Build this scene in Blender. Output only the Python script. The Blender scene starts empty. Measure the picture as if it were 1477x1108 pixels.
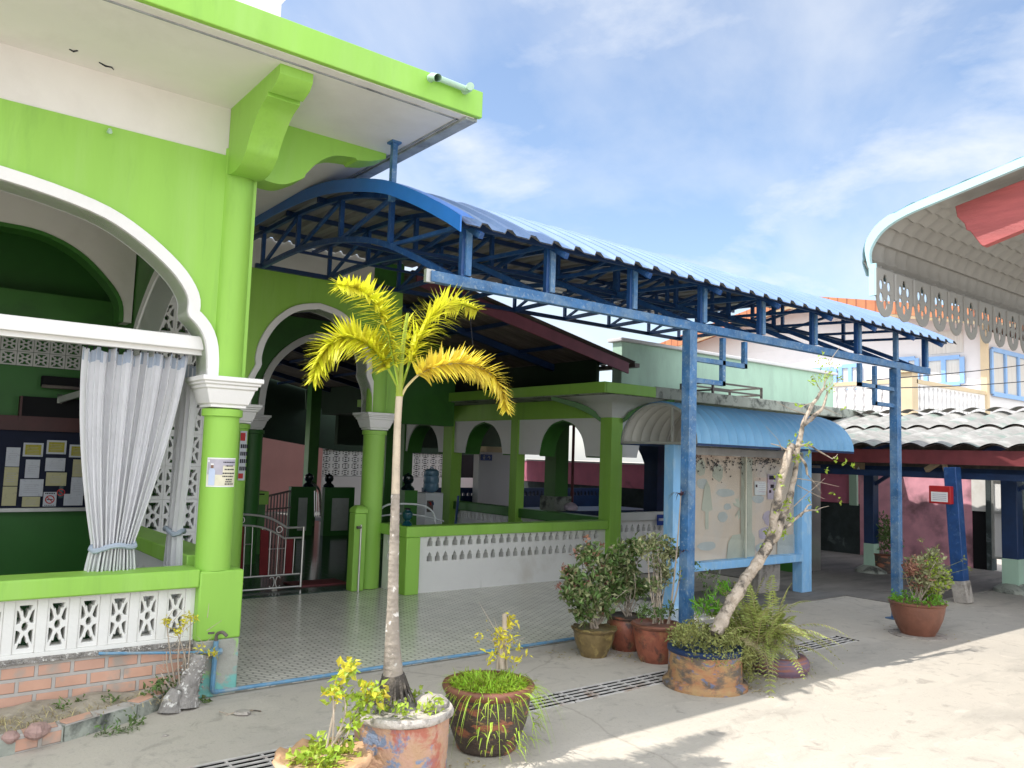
import bpy, bmesh, math, random
from mathutils import Vector, Matrix, noise
from mathutils.geometry import tessellate_polygon
R = random.Random(7)
sc = bpy.context.scene
COL = sc.collection
PI = math.pi
V3 = Vector
# ------------------------------------------------------------------ camera
F_PX, PITCH, ROLL, YAW, EYE = 1166.0, math.radians(5.13), math.radians(1.87), math.radians(37.95), 1.6
FWD = V3((math.cos(PITCH)*math.sin(YAW), math.cos(PITCH)*math.cos(YAW), math.sin(PITCH)))
_r = V3((math.cos(YAW), -math.sin(YAW), 0)); _u = _r.cross(FWD)
RIGHT = _r*math.cos(ROLL) + _u*math.sin(ROLL); UP = -_r*math.sin(ROLL) + _u*math.cos(ROLL)
cam_d = bpy.data.cameras.new('camera'); cam = bpy.data.objects.new('camera', cam_d); COL.objects.link(cam)
cam_d.sensor_width = 36; cam_d.lens = F_PX/1477*36; cam_d.clip_start = .05; cam_d.clip_end = 2000
cam.matrix_world = Matrix(((RIGHT.x, UP.x, -FWD.x, 0), (RIGHT.y, UP.y, -FWD.y, 0), (RIGHT.z, UP.z, -FWD.z, EYE), (0, 0, 0, 1)))
sc.camera = cam
def at(x, y, ax, val):                      # survey helper: where a sight line meets a known wall plane
    d = RIGHT*((x-738.5)/F_PX) - UP*((y-554)/F_PX) + FWD
    i = 'XYZ'.index(ax); o = V3((0, 0, EYE)); t = (val-o[i])/d[i]
    return o + d*t
# ------------------------------------------------------------------ materials
def nd(nt, t, **kw):
    n = nt.nodes.new(t)
    for k, v in kw.items():
        if k.startswith('_'): setattr(n, k[1:], v)
        else: n.inputs[k].default_value = v
    return n
def c4(c): return (c[0], c[1], c[2], 1)
def M(name, col, rough=.6, var=.12, scale=3., dirt=None, bump=0., bscale=40., metal=0., spec=.5, island=0., trans=0., dirt2=None, stretch=None, col2=None):
    m = bpy.data.materials.new(name); m.use_nodes = True; nt = m.node_tree; L = nt.links
    b = nt.nodes['Principled BSDF']; b.inputs['Roughness'].default_value = rough; b.inputs['Metallic'].default_value = metal
    b.inputs['Specular IOR Level'].default_value = spec
    tc = nd(nt, 'ShaderNodeTexCoord'); mp = nd(nt, 'ShaderNodeMapping'); L.new(tc.outputs['Object'], mp.inputs['Vector'])
    if stretch: mp.inputs['Scale'].default_value = stretch
    n = nd(nt, 'ShaderNodeTexNoise', Scale=scale, Detail=6., Roughness=.6); L.new(mp.outputs[0], n.inputs['Vector'])
    r = nd(nt, 'ShaderNodeValToRGB'); e = r.color_ramp.elements
    e[0].position = .3; e[1].position = .7
    ca = [x*(1-var) for x in col]; cb = [min(1, x*(1+var)) for x in (col2 or col)]
    if col2: ca = col; cb = col2
    e[0].color = c4(ca); e[1].color = c4(cb); L.new(n.outputs['Fac'], r.inputs['Fac'])
    out = r.outputs['Color']
    for k, dd in enumerate((dirt, dirt2)):
        if not dd: continue
        dc, amt, dsc, lo, hi = dd
        n2 = nd(nt, 'ShaderNodeTexNoise', Scale=dsc, Detail=9., Roughness=.65, Distortion=.3+.2*k); L.new(mp.outputs[0], n2.inputs['Vector'])
        r2 = nd(nt, 'ShaderNodeValToRGB'); r2.color_ramp.elements[0].position = lo; r2.color_ramp.elements[1].position = hi
        r2.color_ramp.elements[1].color = (amt, amt, amt, 1); L.new(n2.outputs['Fac'], r2.inputs['Fac'])
        mx = nd(nt, 'ShaderNodeMix', _data_type='RGBA'); mx.inputs[7].default_value = c4(dc)
        L.new(out, mx.inputs[6]); L.new(r2.outputs['Color'], mx.inputs[0]); out = mx.outputs[2]
    if island:
        g = nd(nt, 'ShaderNodeNewGeometry'); hs = nd(nt, 'ShaderNodeHueSaturation'); ma = nd(nt, 'ShaderNodeMapRange')
        ma.inputs[3].default_value = 1-island; ma.inputs[4].default_value = 1+island
        L.new(g.outputs['Random Per Island'], ma.inputs[0]); L.new(ma.outputs[0], hs.inputs['Value']); 
        m2 = nd(nt, 'ShaderNodeMapRange'); m2.inputs[3].default_value = .5-.04*island; m2.inputs[4].default_value = .5+.05*island
        L.new(g.outputs['Random Per Island'], m2.inputs[0]); L.new(m2.outputs[0], hs.inputs['Hue'])
        L.new(out, hs.inputs['Color']); out = hs.outputs['Color']
    L.new(out, b.inputs['Base Color'])
    if bump:
        n3 = nd(nt, 'ShaderNodeTexNoise', Scale=bscale, Detail=5.); L.new(mp.outputs[0], n3.inputs['Vector'])
        bp = nd(nt, 'ShaderNodeBump', Strength=bump, Distance=.02); L.new(n3.outputs['Fac'], bp.inputs['Height']); L.new(bp.outputs[0], b.inputs['Normal'])
    if trans:
        tr = nd(nt, 'ShaderNodeBsdfTranslucent'); L.new(out, tr.inputs['Color']); ms = nd(nt, 'ShaderNodeMixShader'); ms.inputs[0].default_value = trans
        L.new(b.outputs[0], ms.inputs[1]); L.new(tr.outputs[0], ms.inputs[2]); L.new(ms.outputs[0], nt.nodes['Material Output'].inputs['Surface'])
    return m
G = {}
G['green'] = M('green_paint', (.28, .54, .075), .55, .06, 2.5, stretch=(1.5, 1.5, .22), dirt=((.4, .6, .22), .4, 1.3, .5, .8), dirt2=((.15, .32, .055), .4, 4, .54, .75), bump=.06, bscale=30)
G['green_peel'] = M('green_paint_peeling', (.25, .58, .055), .55, .06, 3)
G['green_d'] = M('shade_darkened_green', (.045, .18, .025), .45, .12, 2, dirt=((.02, .06, .02), .6, 1.6, .5, .75))  # facade green darkened in colour, mostly for its shaded parts
G['green_i'] = M('dimmed_interior_green', (.02, .13, .012), .5, .1, 2)  # facade green darkened in colour to stand in for indoor dimness
G['white'] = M('white_paint', (.78, .77, .76), .6, .03, 2, dirt=((.6, .58, .54), .4, 2.2, .55, .8), bump=.05)
G['white_st'] = M('stained_white_paint', (.74, .73, .7), .65, .04, 2, dirt=((.42, .36, .28), .6, 1.6, .56, .8), dirt2=((.25, .25, .22), .5, 5, .64, .8), bump=.1)
G['soffit'] = M('soffit_white', (.76, .73, .7), .7, .05, 1.1, dirt=((.5, .46, .42), .4, 1.5, .5, .8), bump=.12, bscale=9)
G['soffit_edge'] = M('stained_slab_edge', (.34, .36, .37), .8, .2, 6, dirt=((.1, .11, .12), .8, 5, .48, .7), bump=.4)
G['concrete_st'] = M('mouldy_concrete', (.36, .38, .33), .85, .15, 4, dirt=((.05, .055, .05), .9, 5, .47, .62), bump=.4)
G['mint'] = M('mint_green_paint', (.42, .6, .47), .7, .08, 3, dirt=((.3, .4, .33), .7, 2.5, .5, .75), stretch=(1, 1, .35), bump=.15)
G['blue'] = M('navy_blue_paint', (.012, .06, .2), .42, .25, 9, dirt=((.1, .2, .36), .55, 16, .55, .72), bump=.1)
G['blue_d'] = M('dark_blue_steel', (.008, .03, .1), .45, .25, 6)
G['blue_worn'] = M('worn_blue_paint', (.035, .13, .3), .5, .3, 9, dirt=((.2, .3, .4), .75, 6, .42, .72), dirt2=((.36, .42, .46), .6, 38, .56, .68), bump=.15)
G['blue_pale'] = M('pale_blue_paint', (.24, .5, .8), .55, .1, 5, dirt=((.5, .68, .82), .7, 9, .5, .7), stretch=(1, 1, .4), bump=.1)
G['blue_fl'] = M('bright_blue_flashing', (.02, .16, .55), .35, .08, 5)
G['sheet_top'] = M('blue_roof_sheet', (.16, .25, .43), .4, .08, 2, dirt=((.3, .38, .5), .5, 3, .5, .8), metal=.1)
G['sheet_under'] = M('grey_sheet_underside', (.22, .21, .2), .55, .25, 3, stretch=(6, .6, 1), dirt=((.45, .43, .4), .5, 3, .55, .75))
G['barrel'] = M('blue_barrel_sheet', (.17, .4, .65), .45, .07, 4, dirt=((.3, .52, .72), .4, 3, .5, .8))
G['barrel_in'] = M('barrel_underside', (.5, .5, .46), .55, .08, 4)
G['pvc'] = M('blue_pvc_pipe', (.12, .28, .44), .5, .15, 14, dirt=((.3, .34, .34), .8, 9, .5, .66))
G['steel'] = M('grey_painted_steel', (.5, .5, .48), .4, .1, 8, metal=.6)
G['stainless'] = M('stainless_tube', (.6, .58, .55), .3, .08, 8, metal=.9)
G['slat'] = M('dark_red_slat', (.1, .013, .015), .8, .15, 6, spec=.12)
G['maroon'] = M('maroon_paint', (.16, .03, .035), .5, .2, 6)
G['purple'] = M('purple_maroon_paint', (.2, .06, .09), .6, .18, 4)
G['darkmetal'] = M('dark_corrugated_metal', (.12, .1, .09), .6, .3, 3, stretch=(.5, 4, 1), dirt=((.3, .26, .23), .5, 3, .56, .72))
G['curtain'] = M('grey_curtain_cloth', (.76, .76, .78), .75, .04, 6, trans=.25, spec=.2)
G['soil'] = M('potting_soil', (.09, .07, .05), .95, .3, 20, bump=.8)
G['trunk_pale'] = M('pale_palm_trunk', (.5, .42, .32), .8, .12, 12, dirt=((.24, .2, .16), .8, 9, .52, .7), bump=.3)
G['trunk_low'] = M('shade_grey_ringed_trunk', (.3, .26, .22), .9, .2, 10, dirt=((.75, .72, .68), .9, 26, .6, .66), dirt2=((.07, .06, .055), .7, 7, .55, .72), bump=.5)  # ringed, flecked lower trunk; its greyer base colour stands in for roof shade
G['bark'] = M('pale_flaking_bark', (.46, .385, .31), .9, .3, 14, dirt=((.07, .06, .05), .95, 8, .5, .6), dirt2=((.3, .24, .18), .8, 22, .5, .62), bump=1., bscale=24)
G['twig'] = M('pale_twig', (.4, .33, .26), .9, .2, 9)
G['frond'] = M('yellow_green_frond', (.72, .7, .05), .45, .12, 3, island=.28, trans=.35)
G['frond_o'] = M('golden_yellow_frond', (.76, .62, .08), .45, .12, 3, island=.28, trans=.35)
G['lime'] = M('lime_leaf', (.4, .52, .06), .5, .15, 4, island=.4, trans=.3)
G['yellow'] = M('yellow_leaf', (.7, .62, .06), .5, .15, 4, island=.35, trans=.3)
G['grass'] = M('grass_green', (.17, .36, .03), .55, .2, 4, island=.45, trans=.3)
G['leaf'] = M('mid_green_leaf', (.13, .2, .055), .45, .25, 4, island=.55, trans=.2)
G['leaf_var'] = M('variegated_leaf', (.2, .23, .09), .45, .2, 30, col2=(.42, .4, .22), island=.5, trans=.2)
G['leaf_red'] = M('pinkish_leaf', (.3, .14, .1), .5, .2, 5, island=.4, trans=.2)
G['weed'] = M('olive_weed_leaf', (.28, .29, .09), .6, .2, 4, island=.5, trans=.25)
G['fern'] = M('fern_leaf', (.34, .38, .1), .55, .15, 4, island=.4, trans=.25)
G['dracaena'] = M('purple_strap_leaf', (.1, .045, .06), .4, .2, 4, island=.4)
G['straw'] = M('dry_straw', (.42, .34, .18), .9, .2, 5, island=.4)
G['glaze_olive'] = M('olive_glazed_clay', (.17, .12, .05), .35, .35, 14, dirt=((.42, .33, .12), .8, 9, .52, .66), bump=.2)
G['glaze_red'] = M('red_brown_painted_clay', (.27, .085, .05), .5, .35, 12, dirt=((.05, .035, .035), .9, 8, .5, .6), dirt2=((.36, .22, .09), .8, 7, .53, .66), bump=.2)
G['pot_multi'] = M('peeling_multicolour_paint', (.44, .28, .16), .85, .35, 13, col2=(.5, .3, .24), dirt=((.15, .24, .38), .85, 9, .55, .6), dirt2=((.4, .12, .08), .85, 6, .53, .6), bump=.5)
G['pot_multi2'] = M('orange_blue_painted_drum', (.4, .28, .13), .85, .35, 9, col2=(.38, .16, .08), dirt=((.1, .09, .08), .9, 6, .47, .58), dirt2=((.13, .17, .28), .8, 10, .58, .63), bump=.4, stretch=(1, 1, 1.8))
G['pot_dark'] = M('dark_glazed_clay', (.075, .055, .045), .5, .3, 12, dirt=((.36, .13, .07), .9, 5, .54, .6), dirt2=((.42, .28, .1), .8, 18, .6, .66), stretch=(1, 1, 2.2), bump=.4)
G['clay'] = M('tan_clay', (.5, .3, .17), .7, .15, 7, dirt=((.6, .45, .36), .6, 5, .5, .7), bump=.25)
G['bowl'] = M('brown_terracotta', (.2, .08, .05), .5, .2, 6, dirt=((.35, .16, .1), .7, 4, .52, .7), dirt2=((.06, .04, .035), .6, 5, .6, .75), bump=.2)
G['rimcon'] = M('crusty_concrete_rim', (.5, .46, .42), .9, .2, 10, dirt=((.09, .08, .07), .9, 6, .52, .62), bump=.8)
G['tyre'] = M('painted_tyre_rubber', (.19, .12, .17), .8, .25, 4, dirt=((.33, .14, .1), .95, 3, .48, .55), dirt2=((.11, .12, .2), .85, 4, .54, .6), stretch=(1, 1, 12), bump=.2)
G['rock'] = M('pale_rock', (.42, .38, .34), .9, .2, 9, dirt=((.14, .12, .1), .8, 7, .5, .65), bump=.8)
G['shell'] = M('shell_crusted_stone', (.3, .28, .26), .95, .25, 9, dirt=((.7, .68, .64), .9, 26, .56, .6), bump=1.)
G['dirt'] = M('dusty_soil', (.33, .29, .23), .95, .25, 6, dirt=((.16, .13, .09), .7, 5, .52, .68), bump=.7, bscale=25)
G['glass'] = None
G['black'] = M('black_void', (.004, .004, .006), .9, .1, 2)
G['navy_board'] = M('navy_felt_board', (.004, .008, .03), .8, .2, 4)
G['redwood'] = M('dark_red_timber', (.06, .012, .012), .5, .2, 5)
G['paper_y'] = M('cream_paper', (.5, .47, .28), .8, .08, 6, dirt=((.3, .3, .22), .5, 22, .56, .64))
G['paper_w'] = M('white_paper', (.55, .57, .62), .8, .06, 6, dirt=((.32, .34, .4), .5, 24, .56, .64))
G['paper_gold'] = M('gold_certificate', (.4, .36, .05), .8, .1, 9, dirt=((.22, .18, .02), .7, 22, .55, .65))
G['print_dark'] = M('dark_ink', (.02, .02, .03), .8, .1, 5)
G['print_red'] = M('red_ink', (.45, .03, .03), .7, .1, 5)
G['signblue'] = M('blue_sign_plate', (.01, .04, .25), .4, .1, 5)
G['redbox'] = M('red_painted_box', (.42, .015, .015), .4, .1, 5)
G['pink'] = M('pink_wall_paint', (.64, .2, .3), .75, .12, 3, dirt=((.1, .05, .06), .7, 2.2, .55, .75), bump=.15)
G['pinkwall'] = M('salmon_wall_paint', (.62, .3, .28), .7, .06, 1.5)
G['darkblock'] = M('mossy_dark_blockwork', (.045, .06, .06), .9, .4, 4, dirt=((.3, .36, .36), .6, 3, .6, .72), bump=.5)
G['housewall'] = M('pale_house_wall', (.68, .66, .66), .7, .04, 1)
G['cream'] = M('cream_stucco', (.62, .5, .33), .75, .08, 2)
G['bluefr'] = M('sky_blue_frame', (.25, .43, .72), .5, .06, 3)
G['orange'] = M('orange_roof_tiles', (.5, .2, .09), .7, .15, 5)
G['wood'] = M('weathered_tan_wood', (.36, .27, .17), .8, .15, 5)
G['graysheet'] = M('grey_metal_tile', (.29, .285, .27), .5, .05, 2)
G['cyan'] = M('pale_cyan_edge', (.42, .64, .7), .45, .05, 3)
G['redbeam'] = M('red_timber', (.36, .08, .08), .55, .2, 3, stretch=(1, 1, 9), bump=.25)
G['whiteplastic'] = M('white_plastic', (.7, .72, .74), .35, .03, 3)
G['bottle'] = M('blue_water_bottle', (.2, .36, .5), .2, .1, 3, trans=.3)
G['teal'] = M('teal_plastic', (.004, .05, .065), .2, .15, 4)
G['hose'] = M('pale_hose', (.5, .52, .52), .4, .1, 4)
G['skin'] = M('brown_skin', (.22, .12, .08), .6, .1, 9)
G['hair'] = M('black_hair', (.01, .01, .01), .6, .1, 9)
G['cloth_dk'] = M('dark_shirt_cloth', (.02, .02, .03), .85, .2, 9)
G['cloth_mr'] = M('dark_maroon_cloth', (.05, .015, .02), .85, .2, 9)
G['winglass'] = M('window_glass', (.35, .38, .4), .15, .1, 2, spec=.6)
G['lace'] = M('net_curtain', (.6, .58, .54), .8, .12, 30, stretch=(1, 1, .05))
G['peach'] = M('faded_peach_board', (.8, .63, .51), .7, .08, 1.5, dirt=((.72, .66, .62), .7, 1.8, .48, .7))
G['fadegreen'] = M('faded_green_print', (.6, .58, .48), .8, .1, 5)
G['fadeblue'] = M('faded_blue_print', (.56, .56, .54), .8, .1, 5)
G['fadepurple'] = M('faded_lilac_print', (.58, .48, .56), .8, .1, 5)
G['mould'] = M('black_mould', (.1, .085, .075), .9, .3, 14)
G['sheetcement'] = M('weathered_cement_sheet', (.28, .27, .255), .9, .2, 4, dirt=((.42, .41, .39), .8, 3, .5, .62), dirt2=((.16, .25, .21), .7, 3.5, .52, .66), bump=.4)
def mat_glass():
    m = bpy.data.materials.new('clear_pane'); m.use_nodes = True; nt = m.node_tree; nt.nodes.clear()
    o = nd(nt, 'ShaderNodeOutputMaterial'); t = nd(nt, 'ShaderNodeBsdfTransparent'); g = nd(nt, 'ShaderNodeBsdfGlossy', Roughness=.03)
    g.inputs['Color'].default_value = (.95, .97, 1, 1); t.inputs['Color'].default_value = (.93, .95, .95, 1)
    f0 = nd(nt, 'ShaderNodeLayerWeight', Blend=.5); f1 = nd(nt, 'ShaderNodeMath', _operation='POWER'); f1.inputs[1].default_value = 4; nt.links.new(f0.outputs['Facing'], f1.inputs[0])
    f = nd(nt, 'ShaderNodeMath', _operation='MULTIPLY_ADD'); f.inputs[1].default_value = .6; f.inputs[2].default_value = .04; nt.links.new(f1.outputs[0], f.inputs[0]); mx = nd(nt, 'ShaderNodeMixShader')
    nt.links.new(f.outputs[0], mx.inputs[0]); nt.links.new(t.outputs[0], mx.inputs[1]); nt.links.new(g.outputs[0], mx.inputs[2]); nt.links.new(mx.outputs[0], o.inputs[0])
    return m
G['glass'] = mat_glass()
def mat_brick(name, c1, c2, mo, scale, w, h, ms, rough=.6, bump=.3, rot=(0, 0, 0), offset=.5, dirt=None, gloss_n=0):
    m = bpy.data.materials.new(name); m.use_nodes = True; nt = m.node_tree; L = nt.links; b = nt.nodes['Principled BSDF']; b.inputs['Roughness'].default_value = rough
    tc = nd(nt, 'ShaderNodeTexCoord'); mp = nd(nt, 'ShaderNodeMapping'); mp.inputs['Rotation'].default_value = rot; L.new(tc.outputs['Object'], mp.inputs[0])
    br = nd(nt, 'ShaderNodeTexBrick', Scale=scale); br.offset = offset
    for k, v in (('Color1', c4(c1)), ('Color2', c4(c2)), ('Mortar', c4(mo)), ('Mortar Size', ms), ('Brick Width', w), ('Row Height', h), ('Mortar Smooth', .3), ('Bias', 0.)): br.inputs[k].default_value = v
    L.new(mp.outputs[0], br.inputs[0]); out = br.outputs['Color']
    n = nd(nt, 'ShaderNodeTexNoise', Scale=5., Detail=8.); L.new(tc.outputs['Object'], n.inputs[0])
    hs = nd(nt, 'ShaderNodeHueSaturation'); mr = nd(nt, 'ShaderNodeMapRange'); mr.inputs[3].default_value = .7; mr.inputs[4].default_value = 1.3
    L.new(n.outputs['Fac'], mr.inputs[0]); L.new(mr.outputs[0], hs.inputs['Value']); L.new(out, hs.inputs['Color']); out = hs.outputs[0]
    if dirt:
        dc, amt, dsc, lo, hi = dirt
        n2 = nd(nt, 'ShaderNodeTexNoise', Scale=dsc, Detail=9.); L.new(tc.outputs['Object'], n2.inputs[0]); r2 = nd(nt, 'ShaderNodeValToRGB')
        r2.color_ramp.elements[0].position = lo; r2.color_ramp.elements[1].position = hi; r2.color_ramp.elements[1].color = (amt, amt, amt, 1); L.new(n2.outputs['Fac'], r2.inputs[0])
        mx = nd(nt, 'ShaderNodeMix', _data_type='RGBA'); mx.inputs[7].default_value = c4(dc); L.new(out, mx.inputs[6]); L.new(r2.outputs[0], mx.inputs[0]); out = mx.outputs[2]
    L.new(out, b.inputs['Base Color'])
    bp = nd(nt, 'ShaderNodeBump', Strength=bump, Distance=.01); bp.invert = True; L.new(br.outputs['Fac'], bp.inputs['Height']); L.new(bp.outputs[0], b.inputs['Normal'])
    return m
G['brick'] = mat_brick('orange_ribbed_bricks', (.6, .35, .25), (.54, .32, .24), (.44, .41, .38), 1., .185, .08, .012, .85, .8, (PI/2, 0, 0), dirt=((.36, .33, .29), .8, 7, .5, .64))
G['tile'] = mat_brick('basketweave_floor_tiles', (.84, .8, .71), (.8, .76, .67), (.42, .4, .36), 1., .1, .042, .009, .2, .1, (0, 0, math.radians(8)), dirt=((.56, .54, .47), .3, 2, .45, .7))
G['hallfloor'] = mat_brick('dimmed_glazed_floor_tiles', (.035, .055, .05), (.05, .075, .065), (.1, .13, .12), 1., .3, .3, .012, .12, .1)  # tile colour darkened to stand in for the dim interior
G['pinkblock'] = mat_brick('pink_block_fence', (.74, .25, .35), (.68, .21, .31), (.76, .36, .44), 1., .62, .2, .014, .75, .3, (PI/2, 0, PI/2), dirt=((.07, .05, .055), .75, 1.6, .52, .66))
G['latticeblk'] = M('lattice_block_white', (.6, .6, .58), .7, .05, 3)
# ------------------------------------------------------------------ mesh builder
BASE = {}
class MB:
    def __init__(s): s.bm = bmesh.new()
    def face(s, pts):
        vs = [s.bm.verts.new(p) for p in pts]
        try: return s.bm.faces.new(vs)
        except ValueError: return None
    def box(s, x0, x1, y0, y1, z0, z1):
        p = [(x, y, z) for x in (x0, x1) for y in (y0, y1) for z in (z0, z1)]; v = [s.bm.verts.new(q) for q in p]
        for f in ((0, 1, 3, 2), (4, 6, 7, 5), (0, 4, 5, 1), (2, 3, 7, 6), (0, 2, 6, 4), (1, 5, 7, 3)): s.bm.faces.new([v[i] for i in f])
        return s
    def obox(s, c, U, Vv, W, hu, hv, hw):
        c, U, Vv, W = V3(c), V3(U), V3(Vv), V3(W)
        v = [s.bm.verts.new(c+U*(a*hu)+Vv*(b*hv)+W*(d*hw)) for a in (-1, 1) for b in (-1, 1) for d in (-1, 1)]
        for f in ((0, 1, 3, 2), (4, 6, 7, 5), (0, 4, 5, 1), (2, 3, 7, 6), (0, 2, 6, 4), (1, 5, 7, 3)): s.bm.faces.new([v[i] for i in f])
        return s
    def bar(s, p, q, w, h=None, up=(0, 0, 1)):
        p, q = V3(p), V3(q); d = (q-p); l = d.length
        if l < 1e-6: return s
        d /= l; u = V3(up)
        if abs(d.dot(u)) > .95: u = V3((0, 1, 0))
        a = d.cross(u).normalized(); b = a.cross(d).normalized()
        return s.obox((p+q)/2, d, a, b, l/2, w/2, (h or w)/2)
    def bars(s, pts, w, h=None):
        for a, b in zip(pts, pts[1:]): s.bar(a, b, w, h)
        return s
    def tube(s, pts, rad, n=8, cap=True):
        pts = [V3(p) for p in pts]; rr = rad if hasattr(rad, '__len__') else [rad]*len(pts); rings = []; ref = None
        for i, p in enumerate(pts):
            d = (pts[min(i+1, len(pts)-1)]-pts[max(i-1, 0)])
            d = d.normalized() if d.length > 1e-9 else V3((0, 0, 1))
            if ref is None: ref = V3((1, 0, 0)) if abs(d.x) < .8 else V3((0, 1, 0))
            a = (ref-d*ref.dot(d)).normalized(); b = d.cross(a); ref = a
            rings.append([s.bm.verts.new(p+(a*math.cos(2*PI*k/n)+b*math.sin(2*PI*k/n))*rr[i]) for k in range(n)])
        for r0, r1 in zip(rings, rings[1:]):
            for k in range(n): s.bm.faces.new((r0[k], r0[(k+1) % n], r1[(k+1) % n], r1[k]))
        if cap: s.bm.faces.new(rings[0][::-1]); s.bm.faces.new(rings[-1])
        return s
    def lathe(s, prof, c, n=32, wob=0, scallop=None, sq=False):
        c = V3(c); rings = []
        for (r, z) in prof:
            ring = []
            for k in range(n):
                a = 2*PI*k/n + (PI/4 if sq else 0); rr = r*(2**.5 if sq else 1); zz = z
                if wob: w = noise.noise(V3((math.cos(a)*2+c.x*9, math.sin(a)*2+c.y*7, z*6))); rr *= 1+wob*w
                if scallop and r > scallop[0] and z > scallop[3]: zz += scallop[1]*math.sin(a*scallop[2]); rr *= 1+.03*math.sin(a*scallop[2])
                ring.append(s.bm.verts.new(c+V3((rr*math.cos(a), rr*math.sin(a), zz))))
            rings.append(ring)
        for r0, r1 in zip(rings, rings[1:]):
            for k in range(n): s.bm.faces.new((r0[k], r0[(k+1) % n], r1[(k+1) % n], r1[k]))
        s.bm.faces.new(rings[0][::-1]); s.bm.faces.new(rings[-1]); return s
    def ribbon(s, a, b, O, U, Vv, W, t):
        O, U, Vv, W = V3(O), V3(U), V3(Vv), V3(W)*t; q = [[s.bm.verts.new(O+U*p[0]+Vv*p[1]+w) for p in l for w in (V3((0, 0, 0)), W)] for l in (a, b)]; n = len(a)
        for i in range(n-1):
            a0, a1, c0, c1 = q[0][2*i], q[0][2*i+1], q[0][2*i+2], q[0][2*i+3]; b0, b1, d0, d1 = q[1][2*i], q[1][2*i+1], q[1][2*i+2], q[1][2*i+3]
            for f in ((a0, c0, d0, b0), (a1, b1, d1, c1), (a0, a1, c1, c0), (b0, d0, d1, b1)): s.bm.faces.new(f)
        s.bm.faces.new((q[0][0], q[1][0], q[1][1], q[0][1])); s.bm.faces.new((q[0][-2], q[0][-1], q[1][-1], q[1][-2])); return s
    def prism(s, outer, holes, O, U, Vv, W, t):
        O, U, Vv, W = V3(O), V3(U), V3(Vv), V3(W)*t
        loops = [outer]+list(holes); allp = [q for l in loops for q in l]
        tri = tessellate_polygon([[V3((q[0], q[1], 0)) for q in l] for l in loops])
        A = [s.bm.verts.new(O+U*q[0]+Vv*q[1]) for q in allp]; B = [s.bm.verts.new(O+U*q[0]+Vv*q[1]+W) for q in allp]
        for a, b, c in tri:
            for S, o in ((A, (a, b, c)), (B, (c, b, a))):
                try: s.bm.faces.new([S[i] for i in o])
                except ValueError: pass
        i0 = 0
        for l in loops:
            n = len(l)
            for k in range(n):
                a, b = i0+k, i0+(k+1) % n
                try: s.bm.faces.new((A[a], A[b], B[b], B[a]))
                except ValueError: pass
            i0 += n
        return s
    def grid(s, fn, nu, nv):
        g = [[s.bm.verts.new(fn(i/nu, j/nv)) for j in range(nv+1)] for i in range(nu+1)]
        for i in range(nu):
            for j in range(nv): s.bm.faces.new((g[i][j], g[i+1][j], g[i+1][j+1], g[i][j+1]))
        return s
    def leaf(s, p, d, nrm, L, w, fold=.25):
        p, d, nrm = V3(p), V3(d).normalized(), V3(nrm); side = d.cross(nrm)
        if side.length < 1e-4: side = d.cross(V3((.3, .7, .2)))
        side.normalize(); up = side.cross(d)
        b = s.bm.verts.new(p); t = s.bm.verts.new(p+d*L-up*(L*.12)); m = p+d*(L*.45)
        l = s.bm.verts.new(m+side*(w/2)+up*(fold*w)); r = s.bm.verts.new(m-side*(w/2)+up*(fold*w))
        s.bm.faces.new((b, l, t)); s.bm.faces.new((b, t, r)); return s
    def blade(s, p, d, L, w, droop=.5, n=3):
        p, d = V3(p), V3(d).normalized(); side = d.cross(V3((0, 0, 1)))
        side = side.normalized() if side.length > 1e-3 else V3((1, 0, 0)); prev = None
        for i in range(n+1):
            t = i/n; q = p+d*(L*t)-V3((0, 0, droop*L*t*t)); ww = w*(1-t**1.5)+.0006
            cur = (s.bm.verts.new(q-side*ww/2), s.bm.verts.new(q+side*ww/2))
            if prev: s.bm.faces.new((prev[0], prev[1], cur[1], cur[0]))
            prev = cur
        return s
    def text(s, body, size, O, U, Vv, align='CENTER'):
        cu = bpy.data.curves.new('t', 'FONT'); cu.body = body; cu.size = size; cu.align_x = align; cu.align_y = 'CENTER'; cu.extrude = .0008
        o = bpy.data.objects.new('t', cu); me = bpy.data.meshes.new_from_object(o.evaluated_get(bpy.context.evaluated_depsgraph_get())) if False else o.to_mesh()
        U, Vv = V3(U), V3(Vv); W = U.cross(Vv); vs = [s.bm.verts.new(V3(O)+U*v.co.x+Vv*v.co.y+W*v.co.z) for v in me.vertices]
        for p in me.polygons:
            try: s.bm.faces.new([vs[i] for i in p.vertices])
            except ValueError: pass
        o.to_mesh_clear(); bpy.data.objects.remove(o); bpy.data.curves.remove(cu); return s
    def build(s, name, mat, parent=None, ang=35, bevel=0, recalc=True, base=None):
        b = BASE[parent] if parent is not None else V3(base or (0, 0, 0))
        if recalc: bmesh.ops.recalc_face_normals(s.bm, faces=s.bm.faces)
        for v in s.bm.verts: v.co -= b
        for f in s.bm.faces: f.smooth = True
        me = bpy.data.meshes.new(name); s.bm.to_mesh(me); s.bm.free(); me.set_sharp_from_angle(angle=math.radians(ang))
        me.materials.append(G[mat] if isinstance(mat, str) else mat)
        o = bpy.data.objects.new(name, me); COL.objects.link(o); BASE[o] = b
        if parent is not None: o.parent = parent
        else: o.location = b
        if bevel:
            md = o.modifiers.new('bevel', 'BEVEL'); md.width = bevel; md.segments = 2; md.limit_method = 'ANGLE'; md.angle_limit = math.radians(40)
        return o
def tag(o, label, cat, group=None, kind=None):
    if label: o['label'] = label
    if cat: o['category'] = cat
    if group: o['group'] = group
    if kind: o['kind'] = kind
    return o
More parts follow.
